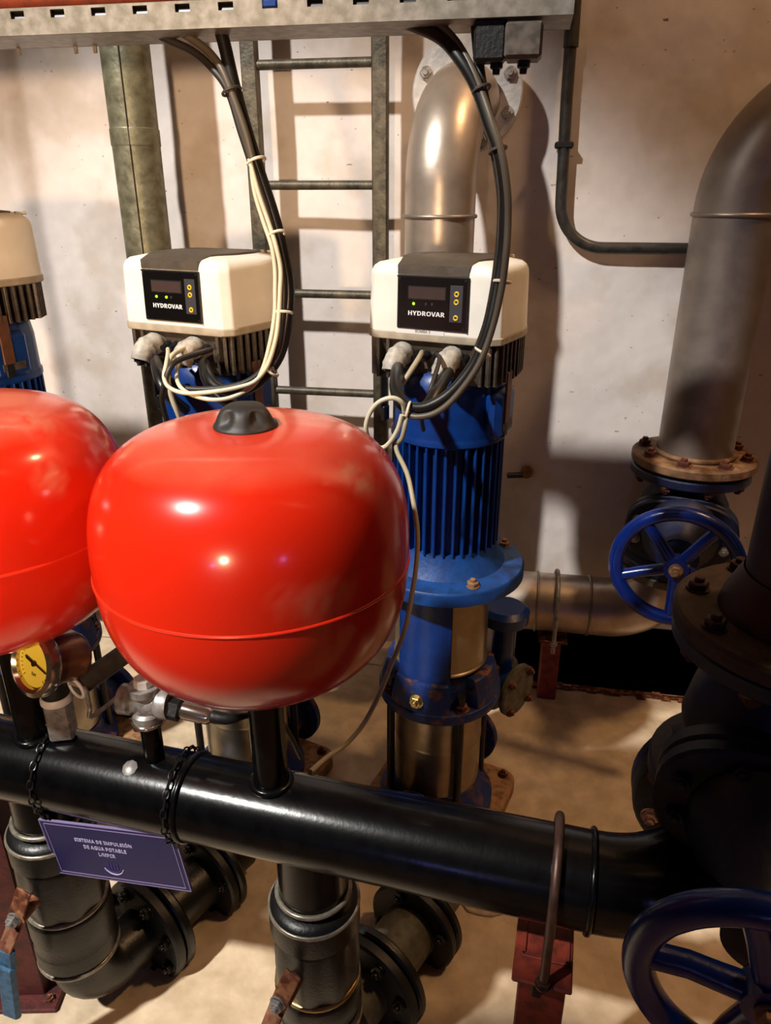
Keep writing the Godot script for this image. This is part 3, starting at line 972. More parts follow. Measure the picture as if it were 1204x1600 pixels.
func manifold() -> void:
	var t := thing("manifold_pipe", "long black painted manifold pipe crossing the foreground under the red tanks", "pipe")
	var u := V(1, 0, .0842).normalized()
	var back := V(u.z, 0, -u.x)
	var a := V(-1.9, .54, mz(-1.9)); var b := V(.135, .54, mz(.135))
	part(t, "tube", MB.new().sweep([a, b], .0575, 56), M.manifold)
	for x in [.132, -.395]:
		part(t, "weld", ring_mb(.058, .0042, along(u, V(x, .54, mz(x)))), M.manifold)
	var R := .165
	var el := arc(b + back * R, -back, u, R, 0, PI / 2, 16)
	part(t, "elbow", MB.new().sweep(el, .0575, 48), M.manifold)
	var e: Vector3 = el[-1]
	part(t, "flange", disc_mb(.112, -.002, .022, .003).turned(along(back, e)), M.black)
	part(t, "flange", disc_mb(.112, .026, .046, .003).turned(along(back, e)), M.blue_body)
	for k in 8:
		var q := TAU * (k + .5) / 8
		bolt(t, e + (u * cos(q) + V(0, 1, 0) * sin(q)) * .092 - back * .002, -back, .011, M.rust)
	for i in 2:
		var x: float = [-.277, -.638][i]
		part(t, "tank_stub", MB.new().lathe([P(.0225, .56), P(.0225, .768)], 28).turned(Transform3D(Basis.IDENTITY, V(x, 0, mz(x)))), M.manifold)
		part(t, "weld", ring_mb(.0245, .005, Transform3D(Basis.IDENTITY, V(x, .597, mz(x)))), M.manifold)
		var y: float = [-.226, -.648][i]
		part(t, "drop_stub", MB.new().lathe([P(.0475, [.409, .434][i]), P(.0475, .53)], 36).turned(Transform3D(Basis.IDENTITY, V(y, 0, mz(y)))), M.manifold)
	# cross fitting stub
	part(t, "cross_stub", MB.new().lathe([P(.0135, .57), P(.0135, .672)], 22).turned(Transform3D(Basis.IDENTITY, V(-.447, 0, mz(-.447)))), M.manifold)
	part(t, "dab", MB.new().lathe([P(0, .003), P(.006, .0025), P(.011, .0), P(0, -.002)], 9).turned(along(V(-.05, .9, .45), V(-.474, .5925, mz(-.474) + .023))), M.zinc)

	# post under the manifold at right
	var p := thing("pipe_post", "red-brown steel post with slotted face and a u-bolt, under the manifold at right", "post", V(.090, 0, mz(.09)), atan2(-.0842, 1))
	part(p, "web", MB.new().box(V(.058, .43, .006), V(0, .215, .032), .001), M.post)
	for s in [-1, 1]:
		part(p, "side", MB.new().box(V(.006, .43, .05), V(s * .027, .215, .008), .001), M.post)
	part(p, "slot", MB.new().box(V(.012, .030, .004), V(-.006, .374, .0345), .001), M.black)
	part(p, "top_plate", MB.new().box(V(.072, .006, .09), V(-.002, .424, .022), .002), M.post)
	part(p, "foot", MB.new().box(V(.13, .008, .13), V(0, .004, 0), .002), M.post_dark)
	var ub := [V(0, .420, .066), V(0, .53, .066)]
	ub.append_array(arc(V(0, .54, 0), V(0, 0, 1), V(0, 1, 0), .066, .1, PI - .1, 16))
	ub.append(V(0, .53, -.066)); ub.append(V(0, .43, -.066))
	part(p, "u_bolt", MB.new().sweep(ub, .0058, 12), M.ubolt)
	bolt(p, V(0, .428, .066), V(0, 1, 0), .009, M.ubolt, "nut")
	# post at the left edge
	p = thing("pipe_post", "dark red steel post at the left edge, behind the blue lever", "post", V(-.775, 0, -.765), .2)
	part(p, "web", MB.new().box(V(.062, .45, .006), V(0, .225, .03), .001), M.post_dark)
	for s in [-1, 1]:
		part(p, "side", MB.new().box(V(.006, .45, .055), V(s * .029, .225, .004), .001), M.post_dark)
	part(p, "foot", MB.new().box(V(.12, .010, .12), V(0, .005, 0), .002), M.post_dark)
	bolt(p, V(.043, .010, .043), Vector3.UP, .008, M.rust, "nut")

	# sign with its two chains
	var s := thing("sign_plate", "small purple sign plate with white lettering hanging from the manifold by chains", "sign")
	var c := V(-.5075, .449, -.6845)
	var sx := V(.2175, .028, .018).normalized()
	var sy := V(-.028, .218, 0.0).normalized()
	sy = (sy - sx * sy.dot(sx)).normalized()
	var sb := Transform3D(Basis(sx, sy, sx.cross(sy)), c)
	part(s, "plate", MB.new().box(V(.220, .102, .003), Vector3.ZERO, .0008).turned(sb), M.sign)
	var ed := MB.new()
	for k in [-1, 1]:
		ed.box(V(.206, .0012, .0008), V(0, k * .0455, .0017)).box(V(.0012, .091, .0008), V(k * .103, 0, .0017))
	ed.box(V(.221, .0014, .0036), V(0, .0505, 0)).box(V(.0014, .102, .0036), V(.1098, 0, 0)).box(V(.0014, .102, .0036), V(-.1098, 0, 0)).box(V(.221, .0014, .0036), V(0, -.0505, 0))
	part(s, "border", ed.turned(sb), M.sign_edge)
	var ln := [["SISTEMA DE IMPULSIÓN", .094, .0078, .0225], ["DE AGUA POTABLE", .070, .0064, .0095], ["L/MPCR", .027, .0062, -.002]]
	for l in ln:
		text(s, "lettering", l[0], l[1], l[2], sb * Transform3D(Basis.IDENTITY, V(-.012, l[3], .0016)), M.sign_print)
	var em := MB.new()
	em.sweep(arc(V(-.008, -.021, .0018), V(1, 0, 0), V(0, 1, 0), .0165, PI * 1.12, PI * 1.88, 14), .0009, 6)
	part(s, "emblem", em.turned(sb), M.sign_print)
	em = MB.new()
	em.sweep(arc(V(-.008, -.021, .0018), V(1, 0, 0), V(0, 1, 0), .0125, PI * 1.1, PI * 1.9, 14), .0007, 6)
	for k in 4:
		em.box(V(.0018, .012, .0006), V(-.0155 + .005 * k, -.0225, .0018))
	part(s, "emblem", em.turned(sb), M.sign_faint)
	for k in 2:
		var x: float = [-.612, -.410][k]
		var ch := thing("chain", ["dark chain round the manifold holding the sign's left end", "dark chain round the manifold holding the sign's right end"][k], "chain", Vector3.ZERO, 0, "sign chains")
		var o := V(x, .54, mz(x))
		var r := .0625
		var pts := arc(o, V(0, 0, 1), V(0, 1, 0), r, -.55, PI + .75, 22)
		var low: Vector3 = [V(-.610, .492, -.692), V(-.400, .510, -.674)][k]
		pts.push_front((low + pts[0]) / 2.0)
		pts.push_front(low)
		for j in range(pts.size() - 1):
			var d: Vector3 = pts[j + 1] - pts[j]
			var fr := along(d, (pts[j] + pts[j + 1]) / 2)
			var lk := MB.new()
			var oval := []
			for w in 14:
				var q := TAU * w / 14
				oval.append(V(cos(q) * .0036, sin(q) * .0072, 0))
			lk.sweep(oval, .0013, 6, false, true)
			part(ch, "link", lk.turned(fr * Transform3D(Basis(V(0, 1, 0), PI / 2 * (j % 2) + .6), Vector3.ZERO)), M.chain)

# ---------------------------------------------------------------- drops: ball valves and check valves
func drops() -> void:
	for i in 2:
		var x: float = [-.226, -.648][i]
		var o := V(x, 0, mz(x))
		var side: String = ["below the front red tank", "at the bottom left, beside the sign"][i]
		var t := thing("ball_valve", "black ball valve with a blue-gripped lever, " + side, "valve", o, 0, "ball valves under the manifold")
		var dy: float = [.058, .082][i]
		var up_ := Transform3D(Basis.IDENTITY, V(0, dy, 0))
		part(t, "upper_nut", MB.new().lathe([P(.048, .350), P(.052, .349), P(.060, .345), P(.064, .336), P(.064, .300), P(.060, .296), P(0, .296)], 40).turned(up_), M.union)
		part(t, "collar_ring", MB.new().add(ring_mb(.0500, .0038, Transform3D(Basis.IDENTITY, V(0, .362, 0)))).add(ring_mb(.0615, .0035, Transform3D(Basis.IDENTITY, V(0, .338, 0)))).turned(up_), M.union_ring)
		var oct_ := func(a: float) -> float: return 1.0 + .03 * cos(a * 8.0)
		part(t, "body", polar([P(0, .19), P(.056, .19), P(.060, .196), P(.062, .24), P(.060, .29), P(.055, .298), P(0, .298)], 64, oct_).turned(up_), M.union)
		part(t, "gold_ring", ring_mb(.0585, .0045, Transform3D(Basis.IDENTITY, V(0, .190 + dy, 0))), M.brass if i == 0 else M.union_ring)
		var yl: float = [.165, .160][i]
		var yh := .186 + dy
		part(t, "lower_nut", MB.new().lathe([P(0, yl), P(.058, yl), P(.064, yl + .006), P(.064, lerpf(yl, yh, .3)), P(.0625, lerpf(yl, yh, .33)), P(.0625, lerpf(yl, yh, .55)), P(.064, lerpf(yl, yh, .58)), P(.064, yh - .006), P(.060, yh), P(0, yh)], 40), M.union)
		part(t, "lower_ring", ring_mb(.0610, .0042, Transform3D(Basis.IDENTITY, V(0, yl - .003, 0))), M.union_ring)
		part(t, "tail_pipe", MB.new().lathe([P(.0485, .12), P(.0485, yl + .002)], 36), M.union)
		# stem and lever at the front
		var sd := V([-.22, -.08][i], 0, .98)
		var sy := .252 + dy
		part(t, "stem", MB.new().sweep([sd * .055 + V(0, sy, 0), sd * .098 + V(0, sy, 0)], .011, 14), M.rust)
		bolt(t, sd * .097 + V(-.006, sy, 0), sd, .010, M.zinc, "nut")
		var lp := [sd * .088 + V(.012, sy + .048, 0), sd * .095 + V(0, sy + .014, 0), sd * .095 + V(-.010, sy - .016, .002), sd * .112 + V(-.016, sy - .042, .006)]
		var lv := MB.new()
		var along_ := V(sd.z, 0, -sd.x)
		for k in 3:
			var d: Vector3 = (lp[k + 1] - lp[k])
			var yy := d.normalized()
			var xx := (along_ - yy * along_.dot(yy)).normalized()
			lv.box(V(.024, d.length() + .004, .004), (lp[k] + lp[k + 1]) / 2.0, .001, Basis(xx, yy, xx.cross(yy)))
		part(t, "lever", lv, M.rust)
		var g0: Vector3 = lp[3]
		var gd := V(-.11, -.98, .02).normalized()
		var gx_ := (along_ - gd * along_.dot(gd)).normalized()
		var gp := MB.new()
		gp.box(V(.030, .040, .011), g0 + gd * .018 + sd * -.002, .004, Basis(gx_, -gd, gx_.cross(-gd)))
		gp.box(V(.030, .115, .012), g0 + gd * .088 + sd * .001, .004, Basis(gx_, -gd, gx_.cross(-gd)))
		part(t, "lever_grip", gp, M.blue_grip)
		# elbow and check valve towards the pump
		var cd := V(.42, -.03, -.905).normalized()
		var ck := thing("check_valve", "black flanged check valve " + ["on the floor behind the middle ball valve", "behind the left ball valve and the sign"][i], "valve", o, 0, "check valves under the manifold")
		var el := arc(V(0, .125, 0) + V(cd.x, 0, cd.z) * .06, -V(cd.x, 0, cd.z), V(0, -1, 0), .06, 0, PI / 2, 10)
		el.push_front(V(0, .135, 0))
		var e: Vector3 = el[-1]
		part(ck, "elbow", MB.new().sweep(el, .0485, 32), M.union)
		var e2 := e + V(0, .045, 0)
		var fr := along(cd, e + cd * .0)
		part(ck, "spool", MB.new().lathe([P(.048, -.01), P(.048, .05), P(.05, .07), P(.052, .2), P(.046, .24), P(.046, .30)], 32).turned(fr), M.flange_grey if i == 0 else M.union)
		part(ck, "flange", disc_mb(.098, .052, .074, .004).turned(fr), M.black)
		part(ck, "flange", disc_mb(.098, .078, .096, .004).turned(fr), M.union)
		part(ck, "flange", disc_mb(.088, .195, .215, .004).turned(fr), M.black)
		part(ck, "flange", disc_mb(.088, .219, .236, .004).turned(fr), M.union)
		for k in 8:
			var q := TAU * (k + .5) / 8
			bolt(ck, fr * V(.079 * cos(q), .052, .079 * sin(q)), -cd, .011, M.union)
			if k % 2 == 0: bolt(ck, fr * V(.07 * cos(q), .195, .07 * sin(q)), -cd, .010, M.union)

# ---------------------------------------------------------------- gate valves
func gate_valve(t: Node3D, hh: float, wr: float, wl: float, drop: float, fr_m: Material, bm: Material, wm: Material, ph: float, bolt_m: Material) -> void:
	# flow along y, stem along z; hh = half height, wr = wheel radius, wl = wheel distance
	var lo := minf(hh, .128) if drop == 0.0 else .095
	var body := MB.new()
	body.lathe([P(0, -lo), P(.075, -lo), P(.078, -lo * .6), P(.10, -lo * .3), P(.108, 0), P(.10, hh * .3), P(.08, hh * .6), P(.075, hh), P(0, hh)], 44)
	part(t, "body", body, bm)
	for s in [-1, 1]:
		part(t, "flange", disc_mb(.137, -.011, .011, .003).turned(Transform3D(Basis.IDENTITY, V(0, (hh - .011) if s > 0 else (.011 - lo), 0))), fr_m)
	for k in 8:
		var a := TAU * (k + .5) / 8
		bolt(t, V(.117 * cos(a), hh - .022, .117 * sin(a)), V(0, -1, 0), .014, M.rust)
	var ov := PackedVector2Array()
	for k in 40:
		var a := TAU * k / 40
		ov.append(P(signf(cos(a)) * pow(absf(cos(a)), .7) * .125, signf(sin(a)) * pow(absf(sin(a)), .8) * .082 - drop * .45))
	part(t, "bonnet_flange", MB.new().extrude(ov, .085, .112, .004).extrude(ov, .114, .138, .004), bm)
	for k in 8:
		var a := TAU * (k + .5) / 8
		bolt(t, V(cos(a) * .105, sin(a) * .064 - drop * .45, .138), V(0, 0, 1), .010, bolt_m)
	var nk := V(0, -drop * .75, .136)
	var we := V(0, -drop, wl)
	var d := (we - nk)
	var L := d.length()
	part(t, "bonnet", MB.new().lathe([P(.09, 0), P(.082, L * .12), P(.05, L * .3), P(.036, L * .5), P(.034, L * .62), P(.045, L * .64), P(.045, L * .72), P(.022, L * .74), P(0, L * .75)], 36).turned(along(d, nk)), bm)
	part(t, "stem", MB.new().sweep([nk + d * .7, we + d.normalized() * .014], .011, 14), M.zinc)
	var x := along(d, we)
	var hw := part(t, "handwheel", ring_mb(wr - .014, .0155, x, 64, 14), wm)
	part(hw, "hub", MB.new().lathe([P(0, -.018), P(.026, -.018), P(.028, -.014), P(.026, .012), P(0, .014)], 26).turned(x), wm)
	for k in 5:
		var a := TAU * k / 5 + ph
		var dir := V(cos(a), 0, sin(a))
		part(hw, "spoke", MB.new().sweep([x * (dir * .018 + V(0, -.004, 0)), x * (dir * (wr * .55) + V(0, -.006, 0)), x * (dir * (wr - .012))], [.0135, .0125, .0125], 12), wm)
	bolt(hw, x * V(0, .014, 0), d, .013, M.rust_light, "nut")

func valves() -> void:
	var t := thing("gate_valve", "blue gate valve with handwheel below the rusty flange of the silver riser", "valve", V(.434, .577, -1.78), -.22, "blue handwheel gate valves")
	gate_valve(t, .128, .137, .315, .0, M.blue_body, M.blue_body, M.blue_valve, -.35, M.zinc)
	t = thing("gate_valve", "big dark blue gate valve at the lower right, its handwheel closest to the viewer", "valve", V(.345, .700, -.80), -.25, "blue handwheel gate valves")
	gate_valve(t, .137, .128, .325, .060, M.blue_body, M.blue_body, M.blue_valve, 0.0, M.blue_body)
	# pipe on top of the near valve
	t = thing("red_pipe", "dark red vertical pipe with a rusty bolted flange, at the right edge", "pipe", V(.345, 0, -.80))
	part(t, "tube", MB.new().lathe([P(.070, .86), P(.070, 4.28)], 40), M.dark_red)
	part(t, "neck", MB.new().lathe([P(.092, .858), P(.088, .875), P(.072, .91)], 40), M.dark_red)
	part(t, "flange", disc_mb(.140, .837, .859, .004), M.shaded_flange)
	for k in 8:
		var a := TAU * (k + .5) / 8
		bolt(t, V(.115 * cos(a), .859, .115 * sin(a)), V(0, 1, 0), .012, M.dark_red)
	# suction valve behind the right-hand pump
	t = thing("suction_valve", "blue wafer valve with two grey flanges behind the right-hand pump's foot", "valve", V(-.010, .06, -1.40), 1.0)
	var fx := Transform3D(Basis(V(1, 0, 0), PI / 2), V(0, .245, 0))
	part(t, "flange", disc_mb(.064, .022, .040, .004).turned(fx), M.flange_grey)
	part(t, "flange", disc_mb(.060, .064, .080, .004).turned(fx), M.flange_grey)
	part(t, "body", MB.new().lathe([P(.04, -.12), P(.04, .07)], 30).turned(fx), M.blue)
	part(t, "neck", MB.new().lathe([P(.024, .28), P(.024, .40), P(.05, .405), P(.052, .43), P(.04, .44), P(0, .44)], 26).turned(Transform3D(Basis.IDENTITY, V(0, 0, .03))), M.blue)
	for k in 4:
		var a := TAU * (k + .5) / 4
		bolt(t, V(.050 * cos(a), .245 + .050 * sin(a), .080), V(0, 0, 1), .009, M.rust)

# ---------------------------------------------------------------- cables
func cable(pts: Array, r: float, m: Material, label: String, group: String) -> void:
	solo("cable", MB.new().sweep(smooth(pts, 5), r, 10), m, label, "cable", group)

func tie(at: Vector3, d: Vector3, rx: float, m: Material, label: String) -> void:
	var t := thing("cable_tie", label, "cable tie", at, 0, "cable ties")
	var f := along(d)
	var o := []
	for w in 20:
		var q := TAU * w / 20
		o.append(f * V(cos(q) * rx, 0, sin(q) * rx))
	part(t, "band", MB.new().sweep(o, .0021, 6, false, true), m)
	part(t, "lock", MB.new().box(V(.007, .006, .006), f * V(-.3 * rx, 0, rx * 1.05), .001), m)

func cables() -> void:
	var ga := "cables down to the middle pump"
	var gb := "cables down to the right-hand pump"
	cable([V(-0.428, 1.524, -1.100), V(-0.414, 1.497, -1.095), V(-0.401, 1.441, -1.090), V(-0.388, 1.387, -1.090), V(-0.372, 1.331, -1.090), V(-0.354, 1.272, -1.090), V(-0.343, 1.220, -1.090), V(-0.336, 1.176, -1.085), V(-0.340, 1.131, -1.080), V(-0.355, 1.078, -1.080), V(-0.388, 1.038, -1.075), V(-0.425, 1.019, -1.075), V(-0.461, 1.022, -1.085), V(-0.483, 1.035, -1.105), V(-0.508, 1.045, -1.150)], .0092, M.cable_black, "thick black cable running straight from the tray down to the middle pump's right gland", ga)
	cable([V(-0.530, 1.516, -1.110), V(-0.502, 1.499, -1.105), V(-0.460, 1.481, -1.100), V(-0.426, 1.456, -1.090), V(-0.406, 1.429, -1.085), V(-0.391, 1.382, -1.080), V(-0.376, 1.332, -1.080), V(-0.358, 1.273, -1.080), V(-0.346, 1.221, -1.080), V(-0.340, 1.177, -1.075), V(-0.345, 1.127, -1.070), V(-0.358, 1.081, -1.065), V(-0.392, 1.044, -1.060), V(-0.440, 1.028, -1.060), V(-0.506, 1.023, -1.065), V(-0.541, 1.036, -1.080), V(-0.562, 1.049, -1.100), V(-0.592, 1.051, -1.150)], .0055, M.cable_brown, "brown-grey cable leaving the tray furthest left and looping under the middle pump's head", ga)
	cable([V(-0.471, 1.502, -1.100), V(-0.439, 1.483, -1.095), V(-0.415, 1.459, -1.085), V(-0.400, 1.428, -1.080), V(-0.383, 1.382, -1.075), V(-0.375, 1.346, -1.075)], .0052, M.cable_dim, "short grey-green cable curving from the tray into the middle bundle at the first tie", ga)
	cable([V(-0.380, 1.348, -1.075), V(-0.370, 1.306, -1.075), V(-0.358, 1.268, -1.075), V(-0.347, 1.235, -1.070), V(-0.342, 1.204, -1.070), V(-0.343, 1.174, -1.065), V(-0.345, 1.143, -1.060), V(-0.349, 1.107, -1.050), V(-0.362, 1.070, -1.045), V(-0.381, 1.046, -1.040), V(-0.409, 1.036, -1.035), V(-0.450, 1.028, -1.035), V(-0.492, 1.024, -1.035), V(-0.520, 1.030, -1.040), V(-0.532, 1.043, -1.050), V(-0.536, 1.059, -1.070), V(-0.551, 1.067, -1.110), V(-0.580, 1.063, -1.170)], .0034, M.cable_white, "cream cable hugging the middle bundle and looping up to the head's left gland", ga)
	cable([V(-0.380, 1.347, -1.080), V(-0.377, 1.306, -1.080), V(-0.367, 1.268, -1.080), V(-0.355, 1.234, -1.075), V(-0.352, 1.204, -1.075), V(-0.352, 1.173, -1.070), V(-0.353, 1.142, -1.065), V(-0.358, 1.106, -1.055), V(-0.371, 1.064, -1.050), V(-0.388, 1.037, -1.045), V(-0.421, 1.020, -1.035), V(-0.457, 1.016, -1.035), V(-0.497, 1.024, -1.045), V(-0.521, 1.039, -1.070), V(-0.560, 1.053, -1.170)], .0034, M.cable_white, "second cream cable of the middle bundle, ending under the middle pump's head", ga)
	cable([V(-0.545, 1.068, -1.165), V(-0.542, 1.064, -1.100), V(-0.531, 1.041, -1.060), V(-0.526, 1.012, -1.055), V(-0.519, 0.977, -1.060), V(-0.514, 0.90, -1.09)], .0042, M.cable_white, "cream cable dropping from the middle pump's head down behind the front red tank", ga)
	cable([V(-0.500, 1.066, -1.165), V(-0.518, 1.065, -1.080), V(-0.526, 1.052, -1.055), V(-0.536, 1.023, -1.050), V(-0.542, 0.992, -1.055), V(-0.538, 0.90, -1.08)], .0045, M.cable_brown, "dark brown cable arching across the middle pump's glands and down behind the tank", ga)
	cable([V(-0.206, 1.518, -1.110), V(-0.162, 1.503, -1.100), V(-0.120, 1.484, -1.090), V(-0.092, 1.456, -1.080), V(-0.071, 1.425, -1.075), V(-0.055, 1.388, -1.070), V(-0.039, 1.351, -1.065), V(-0.029, 1.305, -1.065), V(-0.027, 1.266, -1.065), V(-0.027, 1.226, -1.065), V(-0.031, 1.185, -1.060), V(-0.039, 1.134, -1.050), V(-0.057, 1.083, -1.045), V(-0.087, 1.042, -1.040), V(-0.121, 1.019, -1.040), V(-0.149, 1.014, -1.050)], .0082, M.cable_black, "thick black cable curving past the elbow pipe down across the right-hand pump's head", gb)
	cable([V(-0.146, 1.513, -1.100), V(-0.120, 1.497, -1.090), V(-0.098, 1.476, -1.085), V(-0.078, 1.446, -1.075), V(-0.065, 1.421, -1.070), V(-0.050, 1.387, -1.060), V(-0.035, 1.350, -1.055), V(-0.025, 1.305, -1.055), V(-0.022, 1.267, -1.055), V(-0.022, 1.227, -1.050), V(-0.025, 1.186, -1.050), V(-0.034, 1.135, -1.045), V(-0.050, 1.084, -1.035), V(-0.080, 1.038, -1.030), V(-0.108, 1.013, -1.030), V(-0.137, 1.004, -1.035), V(-0.153, 1.008, -1.040)], .0048, M.cable_dim, "grey-green cable on the outside of the right-hand bundle, ending at the tied loop", gb)
	cable([V(-0.079, 1.502, -1.100), V(-0.072, 1.459, -1.090), V(-0.064, 1.422, -1.085), V(-0.054, 1.389, -1.080), V(-0.044, 1.351, -1.075), V(-0.034, 1.306, -1.075), V(-0.031, 1.266, -1.075), V(-0.032, 1.226, -1.070), V(-0.035, 1.184, -1.065), V(-0.043, 1.133, -1.060), V(-0.058, 1.088, -1.055)], .0068, M.cable_brown, "brown-black cable dropping steeply from under the junction box into the right-hand bundle", gb)
	cable([V(-0.156, 1.006, -1.045), V(-0.158, 1.024, -1.035), V(-0.172, 1.032, -1.030), V(-0.191, 1.025, -1.030), V(-0.205, 1.008, -1.030), V(-0.211, 0.984, -1.030), V(-0.205, 0.959, -1.040), V(-0.189, 0.952, -1.040), V(-0.175, 0.964, -1.035), V(-0.163, 0.986, -1.030), V(-0.157, 1.008, -1.028)], .0036, M.cable_white, "coiled loop of cream cable hanging at the left of the right-hand pump", gb)
	cable([V(-0.152, 1.011, -1.045), V(-0.152, 0.996, -1.030), V(-0.157, 0.972, -1.030), V(-0.166, 0.960, -1.040), V(-0.164, 0.95, -1.03), V(-0.143, 0.932, -0.990), V(-0.130, 0.905, -0.960), V(-0.120, 0.865, -0.940), V(-0.118, 0.824, -0.920), V(-0.121, 0.784, -0.900), V(-0.128, 0.737, -0.880), V(-0.144, 0.688, -0.870), V(-0.161, 0.638, -0.860), V(-0.182, 0.591, -0.850), V(-0.205, 0.566, -0.830), V(-0.226, 0.565, -0.800), V(-0.236, 0.582, -0.750)], .0036, M.cable_grey, "thin cream cable trailing past the right side of the front tank down to the manifold", gb)
	cable([V(-0.186, 1.045, -1.170), V(-0.181, 1.046, -1.130), V(-0.176, 1.034, -1.090), V(-0.164, 1.020, -1.060), V(-0.149, 1.012, -1.048)], .0105, M.cable_black, "short thick black cable bending out of the right-hand pump's left gland", gb)
	cable([V(-0.103, 1.045, -1.150), V(-0.109, 1.038, -1.110), V(-0.115, 1.028, -1.078), V(-0.124, 1.014, -1.055), V(-.14, 1.008, -1.05)], .0105, M.cable_black, "short thick black cable bending out of the right-hand pump's right gland", gb)
	cable([V(-.126, 1.068, -1.18), V(-0.116, 1.068, -1.14), V(-0.119, 1.048, -1.10), V(-0.126, 1.020, -1.08), V(-.136, .99, -1.09), V(-.14, .95, -1.15)], .0036, M.cable_brown, "thin dark lead between the right-hand pump's two glands", gb)
	cable([V(-.150, 1.068, -1.19), V(-.150, 1.066, -1.15), V(-.162, 1.046, -1.125), V(-.172, 1.03, -1.12)], .0042, M.cable_grey, "short grey lead slanting down beside the right-hand pump's left gland", gb)
	cable([V(-0.597, 1.043, -1.155), V(-0.577, 1.031, -1.120), V(-0.562, 1.017, -1.100), V(-0.549, 0.997, -1.100), V(-0.541, 0.970, -1.130)], .0095, M.cable_black, "short thick black cable bending out of the middle pump's left gland", ga)
	cable([V(-0.516, 1.040, -1.165), V(-0.496, 1.028, -1.125), V(-0.476, 1.015, -1.100), V(-0.458, 1.004, -1.090), V(-0.441, 0.992, -1.100)], .0095, M.cable_black, "short thick black cable bending out of the middle pump's right gland", ga)
	tie(V(-0.403, 1.431, -1.087), V(.35, -.9, .1), .0128, M.tie_dark, "dark cable tie near the top of the middle cable bundle")
	tie(V(-0.373, 1.345, -1.083), V(.35, -.9, .15), .0128, M.tie, "pale cable tie where the cream cables join the middle bundle")
	tie(V(-0.347, 1.251, -1.080), V(.3, -.9, .3), .0112, M.tie, "pale cable tie beside the upper right corner of the middle pump's head")
	tie(V(-0.340, 1.143, -1.070), V(0, -1, .3), .0112, M.tie, "pale cable tie at the lower right of the middle pump's head")
	tie(V(-0.361, 1.058, -1.058), V(-.6, -.75, .1), .0112, M.tie, "pale cable tie under the head on the cables curving left")
	tie(V(-0.066, 1.425, -1.075), V(.35, -.9, .2), .0112, M.tie_dark, "dull cable tie on the cables beside the wall flange")
	tie(V(-0.041, 1.355, -1.066), V(.3, -.9, .2), .0112, M.tie_dark, "dull cable tie beside the elbow pipe's shaded side")
	tie(V(-0.025, 1.193, -1.060), V(-.1, -1, .2), .0112, M.tie, "pale cable tie at the right edge of the right-hand pump's head")
	tie(V(-0.046, 1.099, -1.048), V(-.45, -.85, .1), .0112, M.tie, "pale cable tie just below the right-hand head's cover")
	tie(V(-.150, 1.011, -1.043), V(-1, .2, 0), .0125, M.tie, "pale cable tie holding the coiled loop at the right-hand pump")

